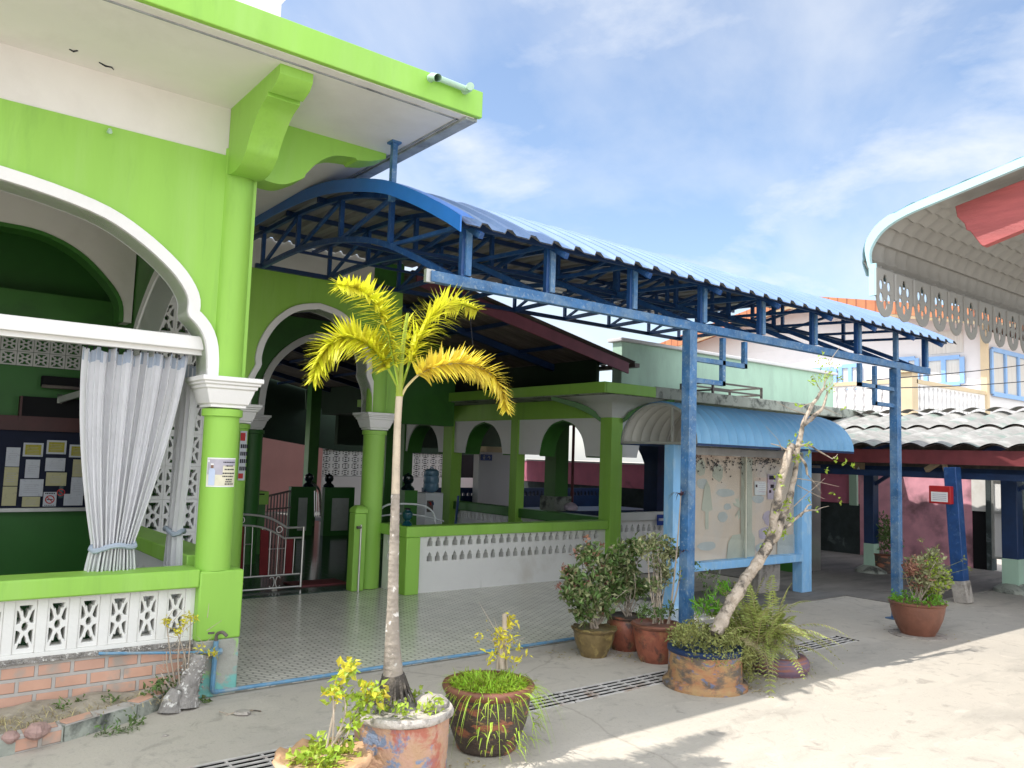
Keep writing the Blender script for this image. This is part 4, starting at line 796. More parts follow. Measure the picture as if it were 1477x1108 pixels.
# ------------------------------------------------------------------ scalloped pavilion roof on the right
pv = thing('pavilion_roof', 'grey metal tile roof with pale cyan edge and scalloped pierced eave on the right', 'roof', (8, 0, 2.5))
PX0, PX1 = 4.76, 15.0
prof = smooth_path([(0, 2.51, 2.8), (0, 2.53, 2.92), (0, 2.5, 3.0), (0, 2.43, 3.07), (0, 2.3, 3.125), (0, 2.07, 3.175), (0, 1.6, 3.27)], 8)+[V3((0, 1.6-.0225*k, 3.27+.0046*k)) for k in range(1, 195)]
arc = [0]
for a, b in zip(prof, prof[1:]): arc.append(arc[-1]+(b-a).length)
def tilesheet(dz, m, amp=1.):
    nx = int((PX1-PX0)/.024); rows = []
    for i in range(nx+1):
        x = PX0+(PX1-PX0)*i/nx; row = []
        for j, p in enumerate(prof):
            n_ = (prof[min(j+1, len(prof)-1)]-prof[max(j-1, 0)]).normalized(); nr = V3((0, -n_.z, n_.y)); nr = -nr if nr.z+.5*nr.y < 0 else nr
            st = ((arc[j]/.1) % 1)*.03
            row.append(m.bm.verts.new(V3((x, 0, 0))+p+nr*(.022*abs(math.sin(PI*x/.15))**.6*amp+st*amp+dz)))
        rows.append(row)
    for a, b in zip(rows, rows[1:]):
        for j in range(len(prof)-1): m.bm.faces.new((a[j], a[j+1], b[j+1], b[j]))
    return m
tilesheet(0, MB()).build('tile_underside', 'graysheet', pv, recalc=False, ang=50); tilesheet(.045, MB(), .25).build('tile_top', 'cyan', pv, recalc=False, ang=50)
m = MB(); q = [(p.y+.03 if p.z < 3.1 else p.y, p.z+.045) for p in prof]+[(p.y, p.z-.004) for p in prof[::-1]]
m.prism(q, [], (PX0-.012, 0, 0), Y_, Z_, X_, .03); m.build('rake_trim', 'cyan', pv)
sp = .246; holes = []; edge = []
nS = 24
for k in range(nS):
    c_ = sp*(k+.5); edge += [(sp*k+.012, .13)]+[(c_+.1*math.cos(PI+PI*i/8)*(1 if True else 0), .105+.105*math.sin(PI+PI*i/8)) for i in range(9)]+[(sp*(k+1)-.012, .13)]
    for i in range(6):
        a = PI/6+PI/3*i; cc = (c_+.056*math.cos(a), .16+.08*math.sin(a)); holes.append([(cc[0]+.024*math.cos(b), cc[1]+.034*math.sin(b)) for b in [2*PI*q_/8 for q_ in range(8)]])
m = MB(); m.prism([(0, .3)]+[(0, .13)]+edge+[(sp*nS, .3)], holes, (PX0, 2.5, 2.54), X_, Z_, Y_, .008); m.build('scalloped_valance', 'graysheet', pv)
m = MB()
for k in range(nS): m.tube([(PX0+sp*k, 2.497, 2.66), (PX0+sp*k, 2.497, 2.83)], .011, 6)
m.build('valance_ribs', 'graysheet', pv)
m = MB(); m.box(PX0-.01, PX0+.004, 2.49, 2.535, 2.66, 2.86); m.build('valance_edge', 'cyan', pv)
m = MB(); bb = [(2.08, 3.155), (1.6, 3.245), (-2.6, 4.09), (-2.6, 3.83), (1.66, 2.955), (1.93, 2.885)]+[(1.945, 2.9), (2.0, 2.99), (2.02, 3.0), (2.03, 3.04), (2.07, 3.09)]
m.prism(bb, [], (PX0+.13, 0, 0), Y_, Z_, X_, .05); m.build('barge_board', 'redbeam', pv, bevel=.004)
for x in (6.2, 8.0, 9.8): m = MB(); m.bar((x, 1.7, 3.13), (x, -2.6, 4.0), .06, .1); m.build('rafter', 'blue_worn', pv)
for y, z in ((1.72, 3.1), (.6, 3.33)): m = MB(); m.bar((PX0+.25, y, z), (PX1, y, z), .06, .08); m.build('purlin', 'blue_worn', pv)
for x in (6.5, 11): m = MB(); m.box(x-.06, x+.06, -2.5, -2.38, 0, 3.85); m.build('post', 'blue_worn', pv)
# ------------------------------------------------------------------ curtains
def curtain(name, label, org, U, W, top, tie, flare, z0, zt, zb, folds, ampt, base, hem='Z'):
    """top/tie/flare: (u0,u1) spans along U at heights z0 (top), zt (tie), zb (bottom)."""
    t = thing(name, label, 'curtain', base, 'curtains tied back in the porch')
    def fn(u, v):
        z = z0+(zb-z0)*v; vt = (z0-zt)/(z0-zb)
        if v < vt: s = v/vt; s2 = s*s*(1.15-.15*s); a = top[0]+(tie[0]-top[0])*s2; b = top[1]+(tie[1]-top[1])*(s**1.4); pin = s
        else: s = (v-vt)/(1-vt); s = s**.6; a = tie[0]+(flare[0]-tie[0])*s; b = tie[1]+(flare[1]-tie[1])*s; pin = 1-s*.6
        ph_ = u*folds*2*PI+.9*math.sin(u*9+1)+.5*math.sin(v*3+u*4)
        amp = ampt*(1-.45*pin)*(.75+.4*math.sin(u*23+2))
        d = amp*(math.sin(ph_)+.3*math.sin(2*ph_+1.3))-.03*pin*(1-(2*u-1)**2)
        uu = a+(b-a)*(u+.012*math.sin(2*ph_+v*2))
        sag = -.035*(math.sin(u*folds*PI*.55)**2)*(1-v)**8
        return V3(org)+V3(U)*uu+V3(W)*d+Z_*(z+sag)
    m = MB(); m.grid(fn, 260, 44); c_ = m.build('cloth', 'curtain', t, recalc=False, ang=180)
    md = c_.modifiers.new('thickness', 'SOLIDIFY'); md.thickness = .0025
    m = MB(); m.grid(lambda u, v: fn(u, v*.055)-V3(W)*.004, 200, 2); m.build('hem', 'curtain_hem', t, recalc=False, ang=180)
    tb = MB(); c0 = (tie[0]+tie[1])/2; hw = (tie[1]-tie[0])/2
    tb.tube([V3(org)+V3(U)*(c0+(hw+.01)*math.cos(a))+V3(W)*(.055*math.sin(a)-.01)+Z_*(zt+.012*math.sin(3*a)+.01*math.cos(a)) for a in [2*PI*k/28 for k in range(29)]], [.013+.006*abs(math.sin(k*1.9)) for k in range(29)], 7)
    tb.build('tie_band', 'curtain_hem', t)
    k = MB()
    for i in range(14): u = .03+.94*i/13; q = fn(u, .004); k.tube([q+Z_*.0, q+Z_*.035], .005, 6)
    k.build('hooks', 'print_dark', t)
G['curtain_hem'] = M('curtain_hem_cloth', (.4, .46, .55), .6, .08, 8, trans=.15)
curtain('curtain', 'long pleated grey curtain gathered with a band, in front of the porch arch', (0, 5.56, 0), X_, Y_, (.96, 1.585), (1.1, 1.33), (1.06, 1.36), 2.2, .96, .72, 13, .042, (1.3, 5.56, .72))
curtain('curtain', 'narrow grey curtain bunched beside the lime green column on the porch side wall', (1.68, 0, 0), Y_, X_, (5.66, 6.02), (5.78, 5.98), (5.74, 6.06), 2.16, 1.02, .62, 8, .03, (1.68, 5.85, .62))
# ------------------------------------------------------------------ board of notices on the porch back wall
BYW = 9.16
cz = thing('certificate_board', 'dark navy display board under a dark red beam on the green porch wall', 'display board', (.8, BYW, 1.4))
za, zb_ = at(60, 732, 'Y', BYW).z, at(60, 622, 'Y', BYW).z
m = MB(); m.box(-.6, 1.92, BYW-.02, BYW+.03, za, zb_); m.build('felt_panel', 'navy_board', cz)
m = MB(); m.box(-.6, 1.92, BYW-.08, BYW+.03, za-.035, za); m.build('ledge', 'steel', cz)
m = MB(); m.box(-.6, 1.92, BYW-.07, BYW+.03, zb_, zb_+.14); m.build('header_beam', 'redwood', cz)
NOTES = [(40, 475, 165, 625, 'paper_w', 'grey certificate with fine print, topmost in the left column of the board'), (25, 632, 152, 780, 'paper_y', 'cream sheet in the middle of the left column of the board'), (10, 787, 138, 940, 'paper_y', 'plain cream sheet at the bottom of the left column of the board'),
 (180, 440, 350, 545, 'paper_gold', 'gold certificate in a pale frame, left of the three gold ones'), (368, 420, 535, 525, 'paper_gold', 'gold certificate in a pale frame, highest of the three gold ones'), (550, 455, 710, 552, 'paper_gold', 'gold certificate in a pale frame, right of the three gold ones'),
 (195, 572, 322, 718, 'paper_w', 'upright white sheet under the left gold certificate'), (358, 560, 525, 662, 'paper_w', 'wide grey sheet right under the highest gold certificate'), (150, 728, 350, 865, 'paper_w', 'broad white sheet beside the cream sheet at the board centre'), (362, 675, 535, 780, 'paper_y', 'cream sheet with lines of print at the board centre'),
 (172, 868, 322, 948, 'paper_y', 'small cream card standing at the foot of the board'), (340, 830, 455, 945, 'paper_w', 'no smoking notice with a barred cigarette in a ring'), (575, 572, 690, 708, 'paper_y', 'white sheet with a yellow photo under the right gold certificate'), (560, 712, 680, 860, 'paper_w', 'tall white sheet under the sheet with the yellow photo'),
 (505, 845, 665, 938, 'paper_w', 'wide white sheet at the foot of the board near the curtain'), (722, 500, 795, 640, 'paper_w', 'grey sheet half hidden by the curtain edge'), (708, 652, 790, 795, 'paper_y', 'cream sheet half hidden by the curtain edge'), (465, 782, 508, 880, 'teal', 'narrow teal leaflet right of the no smoking notice')]
for i, (x0, y0, x1, y1, mt, lb) in enumerate(NOTES):
    yy = BYW-.024-.003*i; a = at(x0/5.54, 560+y1/5.54, 'Y', yy); b = at(x1/5.54, 560+y0/5.54, 'Y', yy)
    t = thing('notice', lb, 'notice', ((a.x+b.x)/2, yy, a.z), 'notices on the porch display board'); w = b.x-a.x; h = b.z-a.z
    m = MB(); m.box(a.x, b.x, yy-.0015, yy, a.z, b.z); m.build('sheet', 'paper_w' if mt == 'paper_gold' else mt, t)
    if mt == 'paper_gold': m = MB(); m.box(a.x+w*.1, b.x-w*.1, yy-.0022, yy-.0016, a.z+h*.13, b.z-h*.13); m.build('print', 'paper_gold', t)
    if 'no smoking' in lb:
        c_ = ((a.x+b.x)/2, a.z+h*.48); m = MB(); m.prism(ring(c_[0], c_[1], h*.3, 20), [ring(c_[0], c_[1], h*.23, 20)], (0, yy-.003, 0), X_, Z_, Y_, -.0006); m.obox((c_[0], yy-.0033, c_[1]), (.7, 0, -.7), (0, 1, 0), (.7, 0, .7), h*.27, .0004, h*.03); m.build('ring_mark', 'print_red', t)
        m = MB(); m.box(c_[0]-h*.18, c_[0]+h*.18, yy-.0026, yy-.0016, c_[1]-h*.03, c_[1]+h*.03)
        for k in range(6): m.box(a.x+w*(.12+.13*k), a.x+w*(.21+.13*k), yy-.0026, yy-.0016, b.z-h*.14, b.z-h*.05); m.box(a.x+w*(.12+.13*k), a.x+w*(.2+.13*k), yy-.0026, yy-.0016, a.z+h*.05, a.z+h*.1)
        m.build('lettering', 'print_dark', t)
    elif mt in ('paper_w', 'paper_y', 'paper_gold') and 'plain' not in lb:
        m = MB(); n = 5
        for k in range(n):
            q = a.z+h*(.22+.56*k/n); m.box(a.x+w*R.uniform(.16, .22), b.x-w*R.uniform(.16, .3), yy-.0028, yy-.0023, q, q+h*.018)
        m.build('print_lines', 'poster_g', t)
a = at(30, 605, 'Y', 9.1); b = at(142, 578, 'Y', 9.1)
t = thing('framed_panel', 'black framed panel above the dark red beam on the porch wall', 'panel', (1.3, 9.1, a.z)); m = MB(); m.box(a.x, 1.9, 9.1, 9.19, a.z, b.z); m.build('panel', 'black', t); m = MB(); m.box(a.x-.02, a.x, 9.08, 9.19, a.z, b.z); m.build('panel_frame', 'redwood', t)
a = at(60, 557, 'Y', 9.1); b = at(122, 549, 'Y', 9.1)
t = thing('wall_lamp', 'black tube lamp on the green porch wall', 'lamp', (a.x, 9.1, a.z)); m = MB(); m.box(a.x, b.x, 9.1, 9.19, a.z, b.z+.02); m.build('casing', 'black', t, bevel=.01); m = MB(); m.tube([(a.x, 9.085, a.z), (b.x, 9.085, a.z)], .018, 8); m.build('tube', 'darkmetal', t)
t = thing('bracket_shelf', 'grey folding arm reaching from the green porch wall', 'bracket', (1.6, 8.9, 2.1)); m = MB(); p_ = at(86, 577, 'Y', 9.0); q_ = at(142, 560, 'Y', 8.7); m.bar(p_, q_, .03, .06); m.bar(at(86, 578, 'Y', 9.0), at(86, 572, 'Y', 9.19), .04, .05); m.build('arm', 'steel', t)
t = thing('floor_fan', 'slim white stand beside the inner porch pilaster', 'stand', (1.62, 7.6, 0)); m = MB(); m.bar((1.6, 7.6, 0), (1.62, 7.6, .95), .03); m.box(1.52, 1.68, 7.5, 7.7, 0, .02); m.build('stand_pole', 'whiteplastic', t)
# ------------------------------------------------------------------ gate
gy = 8.82
g_ = thing('garden_gate', 'silver tubular gate leaf with dark red slats and scrolls in the green archway', 'gate', (3.5, gy, .1))
Pg = lambda x, y: at(300+x/3.69, 650+y/3.69, 'Y', gy)
top1 = [(60, 345), (110, 338), (160, 338), (260, 345), (330, 360), (385, 388), (420, 411), (510, 408)]; top2 = [(60, 402), (160, 398), (250, 402), (320, 420), (370, 445), (405, 467), (505, 463)]
m = MB(); m.tube(smooth_path([Pg(*p) for p in top1[:-1]], 4)+[Pg(510, 408)], .013, 8); m.tube(smooth_path([Pg(*p) for p in top2[:-1]], 4)+[Pg(505, 463)], .011, 8)
m.tube([Pg(510, 405), Pg(492, 725)], .015, 8); m.tube([Pg(60, 686), Pg(490, 655)], .012, 8); m.tube([Pg(60, 756), Pg(490, 722)], .013, 8); m.tube([Pg(62, 345), Pg(62, 756)], .015, 8); m.build('tube_frame', 'stainless', g_)
m = MB()
for x, y in ((110, 398), (195, 398), (235, 402), (288, 410), (330, 425), (372, 447), (412, 466), (458, 464)): m.tube([Pg(x+3, y), Pg(x-9, 682-(x-60)*.072)], .006, 6)
m.tube([Pg(192, 500), Pg(235, 498)], .005, 6); m.tube([Pg(322, 525), Pg(410, 520)], .005, 6); m.build('bars', 'stainless', g_)
m = MB(); W_ = lambda x0, x1, y0a, y0b, y1: m.prism([(Pg(a, b).x, Pg(a, b).z) for a, b in ((x0, y1), (x1-4, y1), (x1+4, y0b), (x0+8, y0a))], [], (0, gy-.006, 0), X_, Z_, Y_, .012)
W_(144, 186, 402, 403, 674); W_(272, 320, 418, 430, 664); W_(408, 450, 470, 468, 656); m.build('slats', 'slat', g_)
m = MB()
for (x, y) in ((178, 370), (380, 420)): c_ = Pg(x, y); m.tube([c_+V3((.034*math.cos(a), 0, .034*math.sin(a))) for a in [2*PI*k/16 for k in range(17)]], .006, 6)
for s in (-1, 1):
    c_ = Pg(355, 700); m.tube(smooth_path([c_+V3((s*.06, 0, .04)), c_+V3((s*.045, 0, .06)), c_+V3((s*.02, 0, .05)), c_+V3((s*.008, 0, 0)), c_+V3((s*.02, 0, -.05)), c_+V3((s*.045, 0, -.06)), c_+V3((s*.06, 0, -.04))], 3), .006, 6)
c_ = Pg(170, 710); m.tube([c_+V3((.03*math.cos(a), 0, .04*math.sin(a))) for a in [-1.6+3.2*k/10 for k in range(11)]], .006, 6); m.build('scrolls', 'stainless', g_)
c_ = Pg(352, 752); m = MB(); m.tube([c_+Y_*-.012, c_+Y_*.012], .035, 14); m.build('wheel', 'rock', g_)
t = thing('gate_bolt_rod', 'upright polished drop rod against the lime green gate post', 'rod', (4.42, 8.3, .03)); a = at(521, 757, 'Y', 8.3); b = at(518, 845, 'Y', 8.3); m = MB(); m.tube([(a.x, 8.3, a.z), (a.x, 8.3, .03)], .012, 8); m.build('rod', 'stainless', t); m = MB(); m.tube([(a.x-.05, 8.3, a.z-.03), (a.x, 8.3, a.z-.03)], .016, 8); m.build('latch', 'darkmetal', t)
t = thing('door_mat', 'dark red mat on the hall floor behind the gate', 'mat', (4.1, 9.1, .03)); m = MB(); m.box(3.9, 4.55, 8.9, 9.25, .03, .045); m.build('mat', 'maroon', t)
G['finial'] = M('dark_glazed_ceramic', (.006, .016, .02), .15, .2, 6)
# ------------------------------------------------------------------ inside the hall
def zat(x, y, Y): return at(x, y, 'Y', Y)
pk = thing('salmon_wall', 'salmon pink wall catching daylight at the far end of the dark hall', 'wall', (8, 20, 0)); a = zat(375, 700, 20); b = zat(463, 700, 20); m = MB(); m.box(a.x-.6, b.x, 20, 20.2, .0, 1.95); m.build('wall', 'pinkwall', pk)
vb = thing('vent_block_wall', 'white wall of square pierced vent blocks at the far end of the hall', 'wall', (11, 20, 0)); x1 = zat(700, 690, 20).x
m = MB(); m.box(b.x+.01, x1, 20.02, 20.2, 0, .92); m.box(b.x+.01, x1, 20.02, 20.2, 1.64, 1.9)
n = min(16, int((x1-b.x)/.28))
m.build('wall', 'housewall', vb); m = MB()
for i in range(n):
    for j in range(4): block(m, (b.x+.15+i*.28, 20.05, 1.02+j*.18), X_, Z_, Y_, .28, .18, .05)
m.build('vent_blocks', 'white', vb)
m = MB(); m.box(b.x+.01, x1, 20.12, 20.18, .92, 1.64); m.build('dark_backing', 'black', vb)
for (px, px2, Y, lb) in ((418, 453, 14.2, 'dark green low partition left of the open inner gate'), (467, 512, 14.0, 'dark green low partition with pale panel right of the open inner gate')):
    a = zat(px, 745, Y); b = zat(px2, 703, Y); t = thing('low_partition', lb, 'partition', ((a.x+b.x)/2, Y, 0)); m = MB(); m.box(a.x, b.x, Y, Y+.12, .03, .92); m.build('panel', 'green_i', t); m = MB(); m.box(a.x+.15, b.x-.12, Y-.015, Y-.002, .12, .72); m.build('inset_panel', 'steel', t)
t = thing('inner_gate', 'open dark metal gate between the low partitions inside the hall', 'gate', (6.5, 13.8, .03)); m = MB(); a = zat(455, 705, 13.6); b = zat(466, 748, 13.6)
pts = smooth_path([zat(449, 696, 13.6), zat(457, 702, 13.5), zat(462, 714, 13.4), zat(463, 745, 13.3)], 4); m.tube(pts, .02, 6)
for k in range(4): m.tube([zat(454+k*3, 708+k*2, 13.5), zat(454+k*3, 745, 13.5)], .01, 5)
m.build('bars', 'stainless', t)
t = thing('iron_railing', 'dark iron railing beside the green box inside the hall', 'railing', (5.2, 13.0, .03)); m = MB()
for k in range(8): a = zat(387+k*4.5, 716-k, 13); m.tube([(a.x, 13, .03), (a.x, 13, a.z)], .012, 5)
m.tube([zat(385, 716, 13), zat(420, 708, 13)], .018, 6); m.tube([zat(385, 735, 13), zat(420, 732, 13)], .014, 6); m.build('rails', 'darkmetal', t)
t = thing('collection_box', 'lime green wooden box standing on the hall floor behind the gate', 'box', (4.9, 11.9, .03)); a = zat(364, 728, 11.9); b = zat(388, 709, 11.9); m = MB(); m.box(a.x, b.x, 11.9, 12.2, a.z, b.z); m.build('case', 'green', t); m = MB(); m.box(a.x+.03, b.x-.03, 11.93, 12.17, .03, a.z); m.build('stand', 'green_d', t); m = MB(); m.box(a.x+.07, b.x-.07, 11.888, 11.899, b.z-.05, b.z-.03); m.build('slot', 'black', t)
t = thing('wall_calendar', 'tall calendar sheet with red bands on the hall wall just behind the near column', 'calendar', (3.0, 8.46, 1.5)); a = zat(343, 693, 8.45); b = zat(357, 622, 8.45); m = MB(); m.box(a.x, b.x, 8.45, 8.46, a.z, b.z); m.build('sheet', 'paper_w', t)
m = MB(); h = b.z-a.z; m.box(a.x, b.x-.02, 8.446, 8.449, a.z+.02, a.z+h*.14); m.box(a.x, b.x-.02, 8.446, 8.449, b.z-h*.2, b.z-.02); m.build('red_bands', 'print_red', t)
m = MB()
for i in range(4):
    for j in range(4): m.box(a.x+.008+i*.02, a.x+.022+i*.02, 8.446, 8.449, a.z+h*.2+j*h*.15, a.z+h*.28+j*h*.15)
m.build('day_marks', 'print_dark', t)
# glazed ball finials on the partition ends
FIN = [(.085, 0), (.09, .02), (.07, .045), (.045, .065), (.04, .08), (.062, .1), (.075, .135), (.07, .175), (.045, .2), (.018, .208), (.012, .225)]
for px, py, Y, lb in ((445, 703, 14.26, 'dark glazed ball finial on the left low partition beside the open inner gate'), (474, 703, 14.06, 'dark glazed ball finial on the right low partition, in front of the vent blocks'), (588, 707, 10.6, 'dark ball finial on a green stub post behind the teal finial')):
    a = zat(px, py, Y); z = .92 if Y > 12 else a.z; t = thing('ball_finial', lb, 'finial', (a.x, Y, z), 'ball finials in the hall'); m = MB(); m.lathe([(r*1.15, h*1.15) for r, h in FIN], (a.x, Y, z), 24); m.build('finial_body', 'finial', t)
    if Y < 12: m = MB(); m.box(a.x-.11, a.x+.11, Y-.11, Y+.11, .03, z); tag(m.build('stub_post', 'green_d', None, base=(a.x, Y, .03)), 'short dark green post carrying a ball finial beside the water dispenser', 'post')
# water dispenser and the other things behind the low wall
wd = thing('water_dispenser', 'grey water dispenser cabinet behind the low wall', 'water dispenser', (7.1, 11, .03)); a = zat(612, 760, 11); b = zat(640, 711, 11)
m = MB(); m.box(a.x, b.x, 11, 11.3, .03, b.z); m.build('cabinet', 'whiteplastic', wd, bevel=.015)
m = MB(); m.box(a.x+.03, a.x+.14, 10.985, 10.999, b.z-.3, b.z-.12); m.build('tap_recess', 'darkmetal', wd)
for x, mt in ((.06, 'print_red'), (.11, 'blue')): m = MB(); m.tube([(a.x+x, 10.98, b.z-.15), (a.x+x, 10.94, b.z-.15), (a.x+x, 10.935, b.z-.19)], .012, 6); m.build('tap', mt, wd)
wb = thing('water_bottle', 'pale blue upturned bottle on top of the water dispenser', 'bottle', ((a.x+b.x)/2+.02, 11.15, b.z)); c_ = ((a.x+b.x)/2+.02, 11.15, b.z)
m = MB(); m.lathe([(.05, 0), (.1, .03), (.125, .07), (.125, .13), (.118, .15), (.125, .17), (.125, .25), (.118, .27), (.125, .29), (.12, .34), (.08, .37), (.03, .38)], c_, 24); m.build('bottle', 'bottle', wb); m = MB(); m.tube([V3(c_)+V3((-.03, 0, .38)), V3(c_)+V3((0, 0, .41)), V3(c_)+V3((.03, 0, .38))], .01, 6); m.build('handle', 'bottle', wb)
jg = thing('ball_finial', 'dark teal glazed ball finial on the corner of the lime green coping', 'finial', (4.98, 8.02, .78)); c_ = zat(587, 756, 8.03); c_ = (c_.x, 8.03, .781)
m = MB(); m.lathe([(.055, 0), (.06, .01), (.05, .03), (.03, .05), (.028, .06), (.05, .08), (.062, .11), (.06, .145), (.04, .165), (.03, .17), (.028, .18)], c_, 24); m.build('jar_body', 'teal', jg); m = MB(); m.lathe([(.034, .18), (.034, .195), (.01, .2)], c_, 16); m.build('lid', 'black', jg)
tt = thing('rail_hose', 'pale hose looping behind the low wall near the teal finial', 'hose', (5.3, 8.3, .5)); m = MB(); m.tube(smooth_path([zat(545, 738, 8.6), zat(560, 728, 8.5), zat(590, 727, 8.4), zat(612, 730, 8.4), zat(625, 740, 8.4), zat(628, 755, 8.4)], 5), .012, 7); m.tube(smooth_path([zat(545, 745, 8.8), zat(580, 741, 8.8), zat(612, 745, 8.8), zat(640, 752, 8.8)], 5), .01, 7); m.build('hose', 'hose', tt)
t = thing('sink_stand', 'blue leaning pole against the green arcade pillar', 'pole', (8.0, 11.6, .03)); m = MB(); a = at(661, 715, 'X', 7.86); b = at(655, 755, 'X', 7.8); m.bar(a, (b.x, b.y, .03), .03); m.build('pole', 'blue', t)
t = thing('floor_pipe', 'white drain pipe standing behind the third arch opening', 'pipe', (11, 13.2, 0)); a = zat(750, 655, 13.5); m = MB(); m.tube([(a.x, 13.5, 0), (a.x-.05, 13.5, 2.3)], .03, 8); m.build('pipe', 'whiteplastic', t)
t = thing('down_pipe', 'thin maroon downpipe in the right arch opening', 'pipe', (10.1, 9.6, 0)); a = zat(827, 640, 12.2); m = MB(); m.tube([(a.x, 12.2, .6), (a.x, 12.2, 2.45)], .03, 8); m.build('pipe', 'maroon', t)
t = thing('wet_bundle', 'small pink bundle left on the trough edge', 'bundle', (9.4, 10.4, .7)); m = MB(); m.lathe([(.05, 0), (.12, .02), (.13, .08), (.08, .13), (.02, .15)], (9.5, 10.42, .7), 14, wob=.3); m.build('bundle', 'fadepurple', t)
# ------------------------------------------------------------------ blue water pipe along the terrace
wp = thing('water_pipe', 'blue plastic water pipe along the terrace edge and up the worn pier', 'pipe', (3, 5.37, .03))
m = MB(); m.tube([(6.3, 5.37, .022), (3.4, 5.368, .026), (1.86, 5.365, .03)], .013, 8); m.build('pipe_run', 'pvc', wp)
m = MB(); m.tube(smooth_path([(1.86, 5.365, .03), (1.82, 5.345, .05), (1.815, 5.335, .15), (1.82, 5.335, .36)], 4), .016, 8); m.tube([(1.82, 5.335, .29), (1.68, 5.35, .3), (1.15, 5.415, .345)], .009, 8); m.tube([(1.82, 5.335, .26), (1.82, 5.335, .32)], .022, 8); m.tube([(1.86, 5.335, .29), (1.78, 5.335, .291)], .02, 8); m.build('riser', 'pvc', wp)
m = MB(); m.tube(smooth_path([(1.82, 5.335, .35), (1.82, 5.33, .4), (1.84, 5.29, .42), (1.86, 5.26, .4)], 4), .011, 8); m.bar((1.79, 5.3, .42), (1.75, 5.28, .425), .012); m.build('tap', 'darkmetal', wp)
# ------------------------------------------------------------------ pots
def pot(name, label, c, prof, mat, n=40, rim=None, wob=.02, scallop=None, soil=.85, cat='plant pot', group='potted plants in the yard', band=None):
    t = thing(name, label, cat, c, group); m = MB(); m.lathe(prof+[(prof[-1][0]-.025, prof[-1][1]), (prof[-1][0]-.03, prof[-1][1]-.05)], c, n, wob, scallop); m.build('pot_body', mat, t, ang=50)
    zt = prof[-1][1]-.03; m = MB(); r = prof[-1][0]-.018
    m.lathe([(r, zt-.02), (r, zt), (r*.6, zt+.012), (.01, zt+.02)], c, 20, .05); m.build('soil', 'soil', t)
    if rim: m = MB(); m.lathe(rim[0], c, n, rim[2] if len(rim) > 2 else .03, scallop); m.build('rim', rim[1], t, ang=60)
    return t
p1 = (2.12, 3.5, 0); pot('drum_planter', 'tall cylindrical planter with peeling orange, red and blue paint under the palm', p1, [(.215, 0), (.22, .02), (.225, .2), (.228, .34)], 'pot_multi', rim=([(.229, .335), (.245, .345), (.247, .365), (.24, .378), (.205, .375), (.195, .36)], 'rimcon', .05))
p2 = (2.78, 3.69, 0); pot('wide_pot', 'dark glazed bowl pot with an orange band, full of bright grass', p2, [(.15, 0), (.165, .01), (.168, .03), (.185, .07), (.215, .15), (.232, .23), (.235, .29), (.24, .31)], 'pot_dark', rim=([(.236, .3), (.25, .315), (.258, .335), (.25, .35), (.225, .352), (.215, .34)], 'bowl', .03))
p3 = (1.64, 3.36, 0); pot('wavy_pot', 'tan pot with a scalloped rim at the bottom edge, holding the yellow shrub', p3, [(.14, 0), (.15, .03), (.17, .12), (.185, .2), (.19, .25)], 'clay', rim=([(.188, .235), (.2, .245), (.212, .262), (.205, .275), (.18, .275), (.172, .265)], 'clay', .02), scallop=(.19, .014, 9, .24))
p4 = (4.76, 4.9, 0); pot('olive_pot', 'small olive brown glazed pot with a frilled rim', p4, [(.105, 0), (.11, .02), (.145, .09), (.165, .15), (.17, .2)], 'glaze_olive', rim=([(.168, .195), (.18, .205), (.19, .222), (.182, .23), (.16, .228), (.15, .22)], 'glaze_olive', .02), scallop=(.17, .008, 11, .2))
p5 = (5.17, 4.93, 0); pot('red_pot', 'round red brown pot half hidden behind the olive pot', p5, [(.12, 0), (.125, .02), (.16, .09), (.175, .17), (.16, .24), (.15, .26)], 'glaze_red', rim=([(.15, .255), (.17, .265), (.172, .28), (.15, .285), (.14, .275)], 'pot_dark', .02))
p6 = (5.09, 4.52, 0); pot('orange_pot', 'broad orange red pot with dark peeled patches, right of the olive pot', p6, [(.13, 0), (.14, .02), (.165, .1), (.185, .2), (.192, .27)], 'glaze_red', rim=([(.19, .262), (.205, .275), (.21, .29), (.2, .3), (.175, .3), (.168, .29)], 'bowl', .02))
p7 = (4.85, 3.84, 0); pot('tub_planter', 'round tub painted orange and blue, holding the leaning tree', p7, [(.245, 0), (.3, .0), (.303, .03), (.285, .05), (.265, .055), (.262, .12), (.262, .25)], 'pot_multi2', rim=([(.263, .24), (.272, .25), (.272, .275), (.25, .282), (.235, .27)], 'blue_d', .03))
ty = (5.68, 3.78, 0); t = thing('tyre_planter', 'old tyre painted in violet and orange stripes, used as a planter for the fern', 'tyre planter', ty, 'potted plants in the yard')
m = MB(); m.lathe([(.14, .015), (.2, 0), (.222, .03), (.228, .065), (.222, .1), (.2, .128), (.16, .13), (.135, .115)], ty, 40); m.build('tyre', 'tyre', t, ang=60); m = MB(); m.lathe([(.16, .06), (.15, .14), (.1, .2), (.02, .23)], ty, 20, .25); m.build('soil_mound', 'shell', t)
p8 = (8.13, 3.87, 0); pot('bowl_pot', 'large plain brown bowl pot near the right blue post', p8, [(.15, 0), (.155, .02), (.19, .08), (.225, .17), (.24, .25), (.245, .3)], 'bowl', rim=([(.245, .293), (.258, .3), (.262, .315), (.25, .322), (.23, .318)], 'bowl', .01))
m = MB(); m.lathe([(.26, 0), (.26, .008), (.2, .012)], p8, 24, .08); tag(m.build('saucer', 'rock', None, base=p8), 'thin concrete ring under the large plain brown bowl pot', 'saucer')
G['collar'] = M('dark_fibrous_collar', (.07, .06, .052), .95, .4, 14, dirt=((.2, .17, .14), .8, 18, .52, .66), bump=.8)
